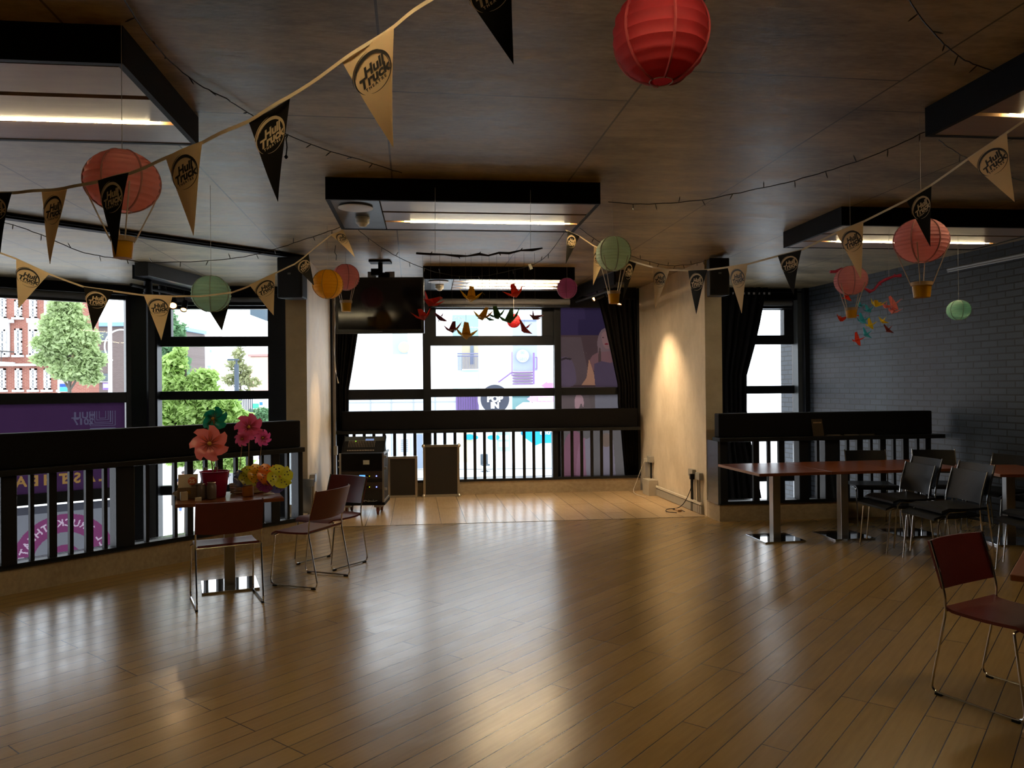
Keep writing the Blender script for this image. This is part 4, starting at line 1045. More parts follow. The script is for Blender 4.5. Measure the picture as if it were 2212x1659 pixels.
bunting('bunting of cream and black pennants crossing the upper left near the camera',
    [(1115, -118, 2.0), (985, -40, 2.05), (925, 2, 2.12), (850, 57, 2.2), (738, 133, 2.3), (623, 211, 2.42), (534, 262, 2.5), (441, 306, 2.62), (362, 341, 2.7), (281, 374, 2.82), (215, 391, 2.9), (141, 407, 3.0), (86, 412, 3.05), (27, 416, 3.1), (-60, 420, 3.15)],
    [(985, -42, 1105, -110, 1109, 139, 2.05, 2.0, 0), (738, 133, 850, 57, 851, 319, 2.3, 2.2, 1), (534, 262, 623, 211, 604, 437, 2.5, 2.42, 0), (362, 341, 441, 306, 414, 509, 2.7, 2.62, 1), (215, 391, 281, 374, 247, 552, 2.9, 2.82, 0), (86, 412, 141, 407, 112, 572, 3.05, 3.0, 1), (-42, 419, 27, 416, 0, 545, 3.15, 3.1, 0)])
bunting('bunting of cream and black pennants sagging across the left windows',
    [(-30, 535, 4.9), (35, 559, 4.95), (106, 592, 5.0), (181, 620, 5.1), (245, 629, 5.15), (311, 638, 5.25), (373, 640, 5.3), (432, 640, 5.45), (502, 632, 5.5), (538, 618, 5.65), (594, 590, 5.8), (636, 571, 6.0), (668, 546, 6.2), (715, 507, 6.5), (742, 500, 6.86)],
    [(35, 559, 106, 592, 40, 667, 4.95, 5.0, 1), (181, 620, 245, 629, 200, 714, 5.1, 5.15, 0), (311, 638, 373, 640, 348, 735, 5.25, 5.3, 1), (432, 640, 502, 632, 480, 715, 5.95, 5.98, 0), (538, 616, 594, 590, 592, 681, 5.65, 5.8, 1), (636, 571, 668, 546, 677, 618, 6.0, 6.2, 0), (715, 507, 741, 495, 766, 557, 6.5, 6.75, 1)])
bunting('bunting of cream and black pennants running from the central light to the right',
    [(1222, 497, 6.85), (1252, 511, 6.85), (1283, 531, 6.8), (1330, 551, 6.75), (1362, 563, 6.4), (1409, 577, 5.9), (1445, 583, 5.8), (1488, 585, 5.6), (1529, 583, 5.45), (1574, 577, 5.2), (1617, 570, 5.0), (1681, 553, 4.75), (1732, 540, 4.6), (1808, 502, 4.35), (1867, 478, 4.2), (1957, 433, 3.95), (2011, 400, 3.85), (2092, 343, 3.6), (2177, 285, 3.4), (2240, 242, 3.3)],
    [(1226, 499, 1252, 511, 1222, 571, 6.85, 6.85, 0), (1283, 531, 1312, 544, 1281, 617, 6.8, 6.78, 1), (1352, 560, 1374, 569, 1346, 648, 6.72, 6.7, 0), (1409, 577, 1445, 583, 1416, 667, 5.9, 5.8, 1), (1488, 585, 1529, 583, 1503, 679, 5.6, 5.45, 0), (1574, 577, 1617, 570, 1600, 677, 5.2, 5.0, 1), (1681, 553, 1732, 540, 1714, 637, 4.75, 4.6, 0), (1808, 502, 1867, 478, 1858, 604, 4.35, 4.2, 1), (1957, 433, 2011, 400, 2011, 533, 3.95, 3.85, 0), (2092, 343, 2177, 285, 2190, 437, 3.6, 3.4, 1)])

# ------------------------------------------------------------------ fairy lights
def smoothpts(P, k=4):
    out = []
    n = len(P)
    for i in range(n - 1):
        p0, p1, p2, p3 = P[max(i - 1, 0)], P[i], P[i + 1], P[min(i + 2, n - 1)]
        for q in range(k):
            u = q / k
            out.append(.5 * ((2 * p1) + (p2 - p0) * u + (2 * p0 - 5 * p1 + 4 * p2 - p3) * u * u + (3 * p1 - p0 - 3 * p2 + p3) * u ** 3))
    out.append(P[-1]); return out
def fairy(label, pts, every=.17):
    P = [at(*p) if len(p) == 3 and p[2] != 'c' else atz(p[0], p[1], CEIL - .02) for p in pts]
    Q = smoothpts(P, 6); t = thing('fairy_lights', label, 'string lights', P[0], 0, 'unlit fairy lights')
    Q = [q + Vector((0, 0, random.uniform(-.003, .003))) for q in Q]
    MB().tube(Q, .0032, 5).build('cable', CABLE, t, world=True)
    acc = 0; k = 0; first = None
    for i in range(1, len(Q)):
        acc += (Q[i] - Q[i - 1]).length
        if acc > every:
            acc = 0; k += 1; s = 1 if k % 3 == 0 else -1; off = Q[i] - P[0]
            if first is None:
                first = MB().tube([(0, 0, 0), (.004, 0, -.018), (.006, 0, -.032), (.008, 0, -.045)], [.0022, .0035, .0035, .001], 6).build('bulb', BULB, t); b_ = first
            else: b_ = first.copy(); col.objects.link(b_); b_.parent = t
            b_.location = off; b_.rotation_euler = (random.uniform(-.4, .4) + (PI if (s > 0 and (P[0] + off).z < CEIL - .07) else 0), random.uniform(-.5, .5), random.uniform(0, 6))
            if (P[0] + off).z > CEIL - .07: b_.rotation_euler = (random.uniform(-1.2, 1.2), random.uniform(-1, 1), random.uniform(0, 6))
    return t
fairy('unlit fairy lights along the ceiling from the top left to the central light', [(262, -12, 'c'), (300, 50, 'c'), (360, 125, 'c'), (430, 182, 'c'), (490, 214, 'c'), (545, 250, 'c'), (620, 290, 'c'), (700, 322, 'c'), (790, 349, 'c'), (868, 374, 'c')])
fairy('unlit fairy lights from the central light to the upper right light', [(1314, 437, 5.75), (1400, 441, 5.6), (1500, 434, 5.4), (1600, 416, 5.2), (1700, 394, 5.0), (1800, 366, 4.8), (1900, 330, 4.55), (1998, 285, 4.4)])
fairy('unlit fairy lights sagging across the left ceiling above the windows', [(-30, 470, 5.6), (40, 490, 5.65), (100, 512, 5.7), (180, 545, 5.8), (250, 558, 5.9), (330, 567, 6.0), (450, 563, 6.2), (540, 552, 6.4), (620, 530, 6.6), (700, 503, 6.75), (738, 490, 6.85)])
fairy('unlit fairy lights sagging behind the brown twig', [(768, 492, 6.88), (810, 525, 7.1), (855, 553, 7.3), (900, 573, 7.5), (950, 590, 7.7), (1000, 597, 7.8), (1050, 596, 7.8), (1100, 585, 7.7), (1150, 572, 7.5), (1185, 548, 7.2), (1222, 498, 6.88)])
fairy('unlit fairy lights from the central light to the top of the right fin', [(1252, 492, 6.9), (1290, 520, 7.1), (1330, 538, 7.4), (1370, 555, 7.7), (1410, 567, 8.0), (1450, 574, 8.4), (1500, 570, 8.9), (1525, 562, 9.2)])
fairy('unlit fairy lights on the ceiling at the top right corner', [(1958, -12, 'c'), (1990, 40, 'c'), (2040, 95, 'c'), (2085, 130, 'c'), (2135, 150, 'c'), (2165, 168, 'c')])
fairy('unlit fairy lights running right under the upper right light', [(2028, 303, 4.45), (2060, 325, 4.5), (2090, 342, 4.5), (2140, 365, 4.6), (2190, 385, 4.7), (2240, 396, 4.7)])

# ------------------------------------------------------------------ pinwheels and things on the small table
TB = Vector((-2.36, 6.40, .745)); ca, sa = math.cos(R(23)), math.sin(R(23))
def ont(x, y, z=0): return Vector((TB.x + x * ca - y * sa, TB.y + x * sa + y * ca, TB.z + z))
def pinwheel(label, px, py, wpx, D, foot, rgb, petals=7, back=False, tilt=(0, 0), spots=False, group='flower pinwheels', stick=True, cone=.3, name='pinwheel', sr=.0045):
    c = at(px, py, D); r = wpx / F * D / 2; t = thing(name, label, 'pinwheel', foot if stick else c, 0, group)
    base = foot if stick else c
    N_ = (CAMP - c).normalized(); N_ = Vector((N_.x + tilt[0], N_.y, N_.z + tilt[1])).normalized()
    q = N_.to_track_quat('Z', 'Y').to_matrix()
    mb = MB(); m = mat('pinwheel_%d_%d_%d' % tuple(int(v * 99) for v in rgb), rgb, .28, spec=.6, var=.12, vscale=20, bump=0, translucent=.35)
    for k in range(petals):
        a0 = k * 2 * PI / petals; rows = []
        for i in range(7):
            u = i / 6; rr_ = r * u; w_ = r * (.10 + (.60 if petals > 4 else .80) * 7 / max(petals, 5) * math.sin(PI * (.90 if petals > 4 else .8) * u) ** 1.1); sw = .55 * u * u
            row = []
            for jx in range(5):
                v = jx / 4 - .5; a_ = a0 + sw; cx_, cy_ = rr_ * math.cos(a_), rr_ * math.sin(a_)
                ox, oy = -math.sin(a_) * v * w_, math.cos(a_) * v * w_
                z = cone * r * (u * .4 + .5 * (v + .5) * math.sin(PI * u)) + (.02 * r * math.sin(k * 3))
                row.append(mb.b.verts.new(c - base + q @ Vector((cx_ + ox, cy_ + oy, (-z if back else z)))))
            rows.append(row)
        for A, B in zip(rows, rows[1:]):
            for jx in range(4): mb.b.faces.new((A[jx], A[jx + 1], B[jx + 1], B[jx]))
    o = mb.build('petals', m, t, smooth=True)
    MB().lathe([(.001, r * .10), (r * .10, r * .05), (r * .11, 0), (.001, -.002)], 12, c - base + N_ * r * .16, M=q.to_4x4(), cap=False).build('centre_knob', mat('mustard_knob', (.55, .30, .04), .4), t, smooth=True)
    if not spots:
        mb = MB()
        for k in range(petals * 2):
            a_ = k * PI / petals + .2; p1_ = c - base + q @ Vector((r * .12 * math.cos(a_), r * .12 * math.sin(a_), r * .14)); p2_ = c - base + q @ Vector((r * .48 * math.cos(a_ + .1), r * .48 * math.sin(a_ + .1), r * .22))
            mb.tube([p1_, p2_], [r * .022, r * .006], 5)
        mb.build('printed_stamens', mat('brown_stamens', (.20, .05, .02), .5), t)
    else:
        mb = MB()
        for k in range(petals):
            a0 = k * 2 * PI / petals
            for (u, dv) in ((.35, .1), (.6, -.15), (.62, .25), (.85, .08)):
                a_ = a0 + .55 * u * u + dv
                z = cone * r * (u * .4 + .38 * math.sin(PI * u)) + .004
                mb.lathe([(r * .055, 0), (r * .055, .0012)], 10, c - base + q @ Vector((r * u * math.cos(a_), r * u * math.sin(a_), z)), M=q.to_4x4())
        mb.build('black_spots', BLACK_PRINT, t)
    if stick:
        MB().tube([c - base - N_ * (0 if back else r * .05), (c - base) * .5 + Vector((0, .004, 0)), Vector((0, 0, 0))], sr, 7).build('stick', mat('wooden_stick', (.36, .24, .14), .6), t)
    return t
pb = ont(-.11, .02); 
pinwheel('salmon flower pinwheel, lowest on the left, above the magenta bucket', 452, 959, 80, 6.15, pb + Vector((.0, 0, .05)), (.72, .17, .13), 7, tilt=(.05, .15), cone=.35)
pinwheel('green pinwheel seen from behind, tallest of all', 462, 905, 58, 6.35, pb + Vector((.015, .03, .05)), (.005, .20, .11), 6, back=True, tilt=(-.45, .25), cone=.5)
cb = ont(.16, .16)
pinwheel('large pink flower pinwheel of the right group', 538, 923, 60, 6.6, cb + Vector((.0, 0, .05)), (.62, .08, .16), 7, tilt=(-.1, .2), cone=.45)
pinwheel('small pink flower pinwheel left below the large pink one', 524, 948, 34, 6.5, cb + Vector((-.09, 0, .05)), (.66, .10, .22), 8, tilt=(-.3, -.1), cone=.45, sr=.003)
pinwheel('small pink flower pinwheel right of the large pink one', 567, 946, 37, 6.6, cb + Vector((.07, 0, .05)), (.66, .08, .24), 8, tilt=(.2, 0), cone=.45, sr=.003)
for (lb, px, py, w_, rgb, x_) in (('yellow green spotted pinwheel lying at the right end of the table', 604, 1031, 55, (.55, .55, .03), 0), ('orange spotted pinwheel lying in the middle of the basket', 577, 1027, 50, (.75, .18, .01), 0), ('amber spotted pinwheel lying beside the orange one', 556, 1026, 48, (.70, .38, .01), 0),
    ('lime spotted pinwheel at the left of the heap', 540, 1030, 48, (.42, .40, .03), 0), ('dark blue spotted pinwheel at the left end of the heap', 521, 1036, 40, (.05, .06, .16), 0), ('violet blue spotted pinwheel lowest at the right end', 594, 1046, 45, (.12, .11, .30), 0), ('purple spotted pinwheel under the orange ones', 571, 1048, 36, (.25, .03, .20), 0)):
    D_ = 6.42 + random.uniform(-.06, .06)
    pinwheel(lb, px, py, w_, D_, None, rgb, 4, tilt=(random.uniform(.0, .7), .5), spots=True, group='spotted pinwheels on the table', stick=False, cone=.5)
# bucket
t = thing('bucket', 'magenta plastic bucket holding two pinwheels', 'bucket', ont(-.11, .02), 0)
MB().lathe([(.082, .0), (.084, .003), (.115, .205), (.120, .207), (.120, .213), (.108, .213), (.080, .008)], 32).build('bucket_body', mat('magenta_plastic', (.36, .006, .075), .35, translucent=.15), t, smooth=True)
MB().tube([(.12 * math.cos(q * PI / 16), .12 * math.sin(q * PI / 16), .19 - .05 * math.sin(q * PI / 16)) for q in range(17)], .002, 6).build('handle', STEEL, t)
t = thing('wicker_basket', 'shallow wicker tray under the right pinwheels', 'basket', ont(.17, .15), R(23))
mb = MB()
for z in range(6): mb.tube([(.15 * math.cos(q * PI / 16) * (1 + .05 * z / 5), .09 * math.sin(q * PI / 16) * (1 + .05 * z / 5), .01 + z * .014) for q in range(32)], .006, 6, closed=True)
mb.span((-.11, -.06, 0), (.11, .06, .008)); mb.build('woven_body', mat('wicker', (.32, .22, .10), .7), t, smooth=True)
JG = mat('jar_glass', (.20, .15, .13), .1, var=.05, bump=0, translucent=.45)
for k, (x, y, h, r, lb) in enumerate(((-.215, -.10, .13, .036, 'glass jar nearest the table front, left of the bucket'), (-.14, -.13, .14, .038, 'glass jar touching the magenta bucket'), (-.255, -.02, .12, .034, 'glass jar behind the leaflet stand'), (.14, -.10, .10, .045, 'small amber tub in front of the spotted pinwheels'))):
    t = thing('glass_jar', lb, 'jar', ont(x, y), 0, 'jars on the small table')
    MB().lathe([(r * .8, 0), (r, .008), (r, h * .8), (r * .8, h * .88), (r * .8, h), (r * .7, h), (r * .9, h * .78), (r * .9, .012)], 20).build('jar_body', JG if k < 3 else mat('amber_tub', (.4, .14, .03), .3, translucent=.3), t, smooth=True)
    MB().tube([(r * .84 * math.cos(q * PI / 8), r * .84 * math.sin(q * PI / 8), h * .97) for q in range(16)], .003, 5, closed=True).build('rim', STEEL, t)
# leaflet stand
t = thing('leaflet_stand', 'cream leaflet with an orange disc propped on the table', 'leaflet', ont(-.315, -.02), R(23) + R(-6))
MB().box((0, 0, .10), (.15, .004, .20), rot=(R(-12), 0, R(0))).build('leaflet', mat('leaflet_paper', (.48, .40, .28), .6), t)
MB().lathe([(.033, 0), (.033, .002)], 24, (.035, .018 - .0262 - .010, .145), M=Matrix.Rotation(PI / 2 - R(12), 4, 'X')).build('orange_disc', mat('orange_print', (.42, .07, .02), .5), t)
mb = MB(); vf = text_mesh('25', .045, 0, .001); add_vf(mb, vf, lambda v: Vector((.035 + v.x, .002 - .012 - .0275 + 0 + v.y * .2, .145 + v.y))); mb.build('price_lettering', mat('cream_ink', (.6, .5, .35), .6), t)
MB().box((0, -.03, .05), (.15, .03, .09)).build('pocket', mat('brown_photo_print', (.13, .08, .05), .4), t)
MB().box((.01, -.055, .06), (.03, .002, .03)).build('gold_picture', mat('gold_foil', (.5, .26, .04), .25, .6), t)
for (x, y, w_, d_, h_, rz_, lb, cc) in ((-.345, -.11, .055, .03, .07, .2, 'small cream box in front of the leaflet', (.42, .34, .24)), (-.24, -.20, .05, .03, .03, 0, 'small white eraser sized box at the table front', (.5, .42, .32))):
    o = MB().box((0, 0, h_ / 2), (w_, d_, h_), bev=.003).build('small_box', mat('box_' + lb[:11], cc, .6)); o.location = ont(x, y); o.rotation_euler = (0, 0, R(23) + rz_); tag(o, lb, 'box')
t = thing('crumpled_paper', 'crumpled grey paper bag at the left end of the table', 'paper bag', ont(-.36, .10), 0)
mb = MB(); r_ = bmesh.ops.create_icosphere(mb.b, subdivisions=3, radius=.065)
for v in mb.b.verts:
    f_ = 1 + .3 * math.sin(v.co.x * 90 + v.co.z * 70) * .5 + random.uniform(-.12, .12); v.co *= f_; v.co.z = v.co.z * .5 + .034
    v.co.z = max(0, v.co.z)
mb.build('paper', mat('grey_tissue', (.3, .25, .2), .7), t)
for k, (x, y, lb) in enumerate(((-.20, .17, 'upright grey card roll behind the leaflet, left one'), (-.11, .19, 'upright pale card roll behind the leaflet, right one'))):
    o = MB().box((0, 0, .115), (.03, .012, .23), rot=(0, R(14 if k == 0 else 10), 0)).build('card_strip', mat('grey_card', (.22, .20, .17), .5)); o.location = ont(x, y, .003); tag(o, lb, 'card', 'card strips')
t = thing('tissue', 'small white tissue at the right end of the table', 'tissue', ont(.31, -.02), .3)
MB().poly([(-.04, -.02, .0), (.045, -.025, .0), (.05, .02, .0), (-.03, .025, .0)], .004, (0, 0, 1)).poly([(-.02, 0, .004), (.03, -.01, .004), (.01, .02, .02)]).build('paper', WHITE_PL, t)

# counter leaflets on the right rail
def onr(x, y, z): d = (RR1 - RR0).normalized(); n = Vector((-d.y, d.x, 0)); p = RR0 + d * x + n * y; return Vector((p.x, p.y, z))
o = MB().box((0, 0, .105), (.14, .012, .21), rot=(R(-14), 0, 0)).build('leaflet_holder', mat('dark_leaflet', (.05, .035, .022), .3)); o.location = onr(1.26, .03, 1.0); o.rotation_euler = (0, 0, R(7)); tag(o, 'dark show leaflet propped on the right window counter', 'leaflet')
mb = MB(); [mb.box((q_ * .018 - .05, -.012 + .016, .165), (.012, .002, .016)) for q_ in range(6)]; l2 = mb.build('leaflet_lettering', mat('tan_ink', (.4, .28, .16), .5), o)
l2.location = (0, -.012, 0)
for k, (x, lb) in enumerate(((1.48, 'pale papers lying on the right window counter, left pile'), (1.72, 'pale papers lying on the right window counter, middle pile'), (1.92, 'pale papers lying on the right window counter, right pile'))):
    mb = MB()
    for q in range(4): mb.box((random.uniform(-.02, .02), 0, .002 + q * .003), (.17, .06, .002), rot=(0, 0, random.uniform(-.3, .3)))
    o = mb.build('paper_pile', mat('dull_paper', (.22, .19, .15), .6)); o.location = onr(x, .06, 1.001); tag(o, lb, 'papers', 'papers on the counter')

# ------------------------------------------------------------------ sockets, trunking, cables on the fins
def finr(s, off, z):   # along the right fin face from the near corner, off into the room
    far = onglass(1378, -.05); d = (far - FINR); d.z = 0; d.normalize(); n = Vector((-d.y, d.x, 0)); p = FINR + d * s + n * off; return Vector((p.x, p.y, z))
fr = math.atan2((onglass(1378, -.05) - FINR).y, (onglass(1378, -.05) - FINR).x)
def boxat(name, m, p, size, rz, parent=None, bev=.002):
    o = MB().box((0, 0, 0), size, bev=bev).build(name, m); o.location = p; o.rotation_euler = (0, 0, rz)
    if parent is not None: o.parent = parent; o.matrix_parent_inverse = wmat(parent).inverted()
    return o
t = thing('wall_trunking', 'grey skirting trunking with a white pipe along the right fin', 'trunking', finr(.1, .02, 0), 0)
boxat('trunking', GREY_PL, finr(1.25, .02, .055), (2.3, .03, .10), fr, t)
boxat('pipe', WHITE_PL, finr(1.20, .03, .135), (2.2, .025, .03), fr, t)
t = thing('socket_outlet', 'double socket boxes with a black plug and conduits, near end of right fin', 'socket', finr(.35, .03, .45), 0)
boxat('socket_box', GREY_PL, finr(.40, .035, .50), (.15, .05, .09), fr, t); boxat('socket_box', GREY_PL, finr(.16, .035, .48), (.13, .05, .09), fr, t)
boxat('plug', BLACK, finr(.30, .075, .46), (.05, .05, .07), fr, t)
for s in (.44, .40, .22, .16): 
    MB().tube([finr(s, .03, .47), finr(s, .03, .0)], .011, 8).build('conduit', STEEL_BLK if s > .3 else STEEL, t, world=True)
MB().tube(smoothpts([finr(.30, .07, .44), finr(.31, .09, .3), finr(.4, .14, .12), finr(.5, .2, .03), finr(.55, .32, .012), finr(.35, .4, .012), finr(.25, .3, .012)]), .005, 6).build('cable', BLACK, t, world=True)
t = thing('socket_outlet', 'socket box above a grey floor box at the far end of right fin', 'socket', finr(2.0, .03, .5), 0)
boxat('socket_box', GREY_PL, finr(2.12, .035, .52), (.16, .06, .09), fr, t); boxat('plug', WHITE_PL, finr(2.2, .08, .50), (.05, .05, .05), fr, t)
boxat('down_trunking', GREY_PL, finr(2.25, .03, .36), (.13, .05, .25), fr, t)
MB().tube([finr(2.1, .03, .48), finr(2.1, .03, .2)], .014, 8).build('conduit', STEEL_BLK, t, world=True)
boxat('floor_box', mat('pale_grey_box', (.45, .43, .38), .5), finr(2.0, .08, .115), (.30, .14, .23), fr, t)
MB().tube(smoothpts([finr(2.22, .1, .48), finr(2.26, .14, .35), finr(2.28, .2, .18), finr(2.2, .28, .03), finr(1.9, .3, .012), finr(1.7, .25, .012)]), .004, 6).build('white_cable', WHITE_PL, t, world=True)
t = thing('cable_adapter', 'small pale adapter lying on the stage floor by the right fin', 'adapter', finr(.42, .22, 0), fr)
MB().box((0, 0, .015), (.12, .05, .03), bev=.004).build('body', mat('beige_adapter', (.5, .34, .2), .5), t)
MB().tube([(.06, 0, .01), (.12, .03, .008), (.16, -.03, .008), (.05, -.06, .008), (-.1, -.05, .008)], .004, 6).build('lead', BLACK, t)
def finl(s, off, z):
    far = onglass(722, -.05); d = (far - FINL); d.z = 0; d.normalize(); n = Vector((d.y, -d.x, 0)); p = FINL + d * s + n * off; return Vector((p.x, p.y, z))
fl = math.atan2((onglass(722, -.05) - FINL).y, (onglass(722, -.05) - FINL).x)
t = thing('socket_outlet', 'steel socket boxes at the foot of the left fin behind the red chairs', 'socket', finl(.0, .03, .45), 0)
boxat('socket_box', STEEL, Vector((FINL.x + .0, FINL.y - .03, .53)), (.16, .06, .09), 0, t); boxat('socket_box', STEEL, finl(.22, .035, .56), (.13, .06, .09), fl, t)
MB().tube([finl(.2, .03, .52), finl(.2, .03, 0)], .012, 8).tube([finl(.26, .03, .52), finl(.26, .03, 0)], .012, 8).build('conduit', STEEL, t, world=True)
boxat('down_trunking', STEEL, Vector((FINL.x - .01, FINL.y - .02, .25)), (.12, .03, .48), 0, t)
t = thing('wall_conduit', 'pair of grey conduits rising in the corner left of the stage window', 'conduit', finl(2.2, .03, 0), 0)
MB().tube([finl(2.25, .03, .0), finl(2.25, .03, CEIL - .02)], .016, 8).build('black_pipe', BLACK, t, world=True)
MB().tube([finl(2.40, .05, .0), finl(2.40, .05, 3.0)], .022, 8).build('grey_pipe', mat('grey_pipe', (.22, .20, .19), .4), t, world=True)
boxat('junction_box', GREY_PL, finl(2.35, .07, .72), (.08, .05, .13), fl, t)
t = thing('ribbon', 'narrow white ribbon dangling in front of the left stage curtain', 'ribbon', at(720, 640, 9.9), 0)
P = [at(x, y, 9.9) for x, y in ((722, 650), (723, 668), (724, 700), (722, 740), (723, 775), (725, 800), (731, 828))]
mb = MB()
Q = smoothpts(P, 6); prev = None
for i, p in enumerate(Q):
    w_ = .009; a_ = i * .35
    A = [mb.b.verts.new(p + Vector((s * w_ * math.cos(a_), s * w_ * math.sin(a_), 0)) + Vector((0, o_, 0))) for s, o_ in ((-1, -.0006), (1, -.0006), (1, .0006), (-1, .0006))]
    if prev:
        for k in range(4): mb.b.faces.new((prev[k], prev[(k + 1) % 4], A[(k + 1) % 4], A[k]))
    prev = A
mb.build('ribbon_strip', mat('white_satin', (.5, .47, .43), .4), t, world=True)
MB().poly([at(720, 637, 9.9), at(729, 640, 9.9), at(731, 660, 9.9), at(725, 662, 9.9)], .002, (0, 1, 0)).build('paper_tag', mat('white_tag', (.6, .58, .54), .6), t, world=True)
# white bar on the brick wall
t = thing('wall_conduit', 'white conduit bar high on the black brick wall', 'conduit', brick_hit(2060), 0)
n_ = Vector((BDIR.y, -BDIR.x, 0)) * 1.0
if n_.x > 0: n_ = -n_
b0 = brick_hit(2058) + n_ * .05; b1 = brick_hit(2290) + n_ * .05
MB().tube([(b0.x, b0.y, 3.03), (b1.x, b1.y, 3.03)], .018, 8).tube([(b0.x, b0.y, 3.005), (b1.x, b1.y, 3.005)], .012, 8).build('bar', mat('dull_white_metal', (.30, .31, .33), .35), t, world=True)
# small reflector tags on fairy lines
t = thing('luggage_tag', 'small white tag hanging on the fairy lights above the stage', 'tag', at(1146, 576, 7.5), 0)
MB().box((0, 0, 0), (.03, .006, .055), rot=(0, R(-20), 0), bev=.002).build('card', WHITE_PL, t)
t = thing('pendant_flex', 'black plug and flex hanging beside the black pennant, upper left', 'cable', at(620, 292, 4.7), 0)
MB().tube([at(622, 290, 4.72), at(618, 300, 4.72), at(620, 318, 4.72), at(618, 336, 4.72)], .004, 6).build('flex', CABLE, t, world=True)
MB().lathe([(.004, -.012), (.013, 0), (.004, .012)], 12, at(618, 339, 4.72)).build('plug', BLACK, t, world=True)
t = thing('hanging_scraps', 'frayed dark thread under the cream pennant left of the central light', 'thread', at(727, 520, 6.6), 0)
MB().tube([at(725, 530, 6.6), at(723, 545, 6.6), at(727, 552, 6.6), at(726, 562, 6.6)], .003, 5).build('thread', CABLE, t, world=True)

# ------------------------------------------------------------------ outside
GZ = -3.4
g = MB().poly([(-160, 11.0, GZ - .02), (160, 14.0, GZ - .02), (200, 420, GZ - .02), (-200, 420, GZ - .02)], .2, (0, 0, -1)).build('ground', mat('pale_paving', (.62, .63, .64), .8, vscale=1)); struct(g)
def ob(t, name, D, x0, y0, x1, y1, m, front=0, th=.3):
    """relief block on a far facade given by its picture corners at depth D"""
    a = at(x0, y1, D - front); b = at(x1, y0, D - front)
    return MB().span((a.x, D - front, a.z), (b.x, D - front + th, b.z)).build(name, m, t, world=True)
def lit(rgb, k=1.0, rough=.8, name=None):
    return mat('outside_%d_%d_%d' % rgb, hexc(*rgb, k), rough, var=.06, vscale=.6, bump=0)
RB = bricks('red_brick', hexc(206, 128, 108, .50), hexc(190, 112, 94, .50), hexc(214, 180, 165, .5), .23, .075, .008, .9)
BB = bricks('brown_brick', hexc(160, 142, 138, .50), hexc(150, 132, 128, .50), hexc(176, 164, 160, .5), .23, .075, .008, .9)
STONE = mat('white_stone', (.72, .72, .72), .8, var=.05, bump=0)
PANEG = mat('distant_pane', (.11, .13, .16), .2, var=.1, bump=0)
D1 = 42
t = thing('brick_terrace', 'red brick Georgian building with white sash windows across the street', 'building', at(100, 845, D1), 0)
a, b = at(-330, 700, D1), at(192, 700, D1)
MB().span((a.x, D1, GZ), (b.x, D1 + 1.0, 9.5)).build('wall', RB, t, world=True)
ob(t, 'string_course', D1, -330, 784, 192, 794, STONE, .25)
ob(t, 'cornice', D1, -330, 600, 192, 612, STONE, .35)
def sash(D, x0, y0, x1, y1, par, cols=3, rows=6, fr_=.12):
    a = at(x0, y1, D); b = at(x1, y0, D); w_ = b.x - a.x; h_ = b.z - a.z
    f_ = MB(); e = .09
    f_.span((a.x, D - fr_, a.z), (a.x + e, D, b.z)).span((b.x - e, D - fr_, a.z), (b.x, D, b.z)).span((a.x, D - fr_, a.z), (b.x, D, a.z + e)).span((a.x, D - fr_, b.z - e), (b.x, D, b.z)).span((a.x, D - fr_ - .02, a.z + h_ / 2 - .05), (b.x, D, a.z + h_ / 2 + .05))
    for i in range(1, cols): f_.span((a.x + w_ * i / cols - .02, D - fr_ + .02, a.z), (a.x + w_ * i / cols + .02, D, b.z))
    for i in range(1, rows): f_.span((a.x, D - fr_ + .02, a.z + h_ * i / rows - .02), (b.x, D, a.z + h_ * i / rows + .02))
    f_.span((a.x - .1, D - fr_ - .1, a.z - .12), (b.x + .1, D, a.z))
    o = f_.build('sash_window', STONE, par, world=True)
    MB().span((a.x, D - .05, a.z), (b.x, D - .04, b.z)).build('pane', PANEG, o, world=True)
for x0 in (0, -33, -66, 35, 67, 97, 130): sash(D1, x0, 796, x0 + 13, 842, t)
for x0 in (34, 128, -30): sash(D1, x0, 710, x0 + 14, 767, t); sash(D1, x0, 648, x0 + 14, 686, t)
for x0 in (0, 66, 98): 
    ob(t, 'window_surround', D1, x0 - 5, 693, x0 + 19, 771, STONE, .12, .1); ob(t, 'pediment', D1, x0 - 9, 690, x0 + 23, 697, STONE, .4)
    sash(D1 - .15, x0, 712, x0 + 14, 767, t); sash(D1, x0, 642, x0 + 14, 688, t)
t2 = thing('balcony', 'small iron balcony on the red brick building', 'balcony', at(10, 783, D1 - 1.2), 0)
MB().span((at(-40, 783, D1).x, D1 - 1.2, at(0, 787, D1).z), (at(33, 783, D1).x, D1, at(0, 783, D1).z)).build('slab', STONE, t2, world=True)
mb = MB(); xa, xb = at(-40, 783, D1).x, at(33, 783, D1).x; z0, z1 = at(0, 783, D1).z, at(0, 761, D1).z
for k in range(16): mb.tube([(xa + (xb - xa) * k / 15, D1 - 1.15, z0), (xa + (xb - xa) * k / 15, D1 - 1.15, z1)], .02, 5)
mb.tube([(xa, D1 - 1.15, z1), (xb, D1 - 1.15, z1), (xb, D1, z1)], .03, 5); mb.build('iron_railing', mat('iron', (.05, .05, .05), .5), t2, world=True)
D2 = 56
t = thing('brown_office', 'plain brown brick block with a pale blue roof band', 'building', at(240, 845, D2), 0)
a, b = at(178, 700, D2), at(336, 700, D2); MB().span((a.x, D2, GZ), (b.x, D2 + 9, at(240, 705, D2).z)).build('wall', BB, t, world=True)
ob(t, 'roof_band', D2, 175, 695, 340, 705, lit((150, 190, 225), .8), .3, 9)
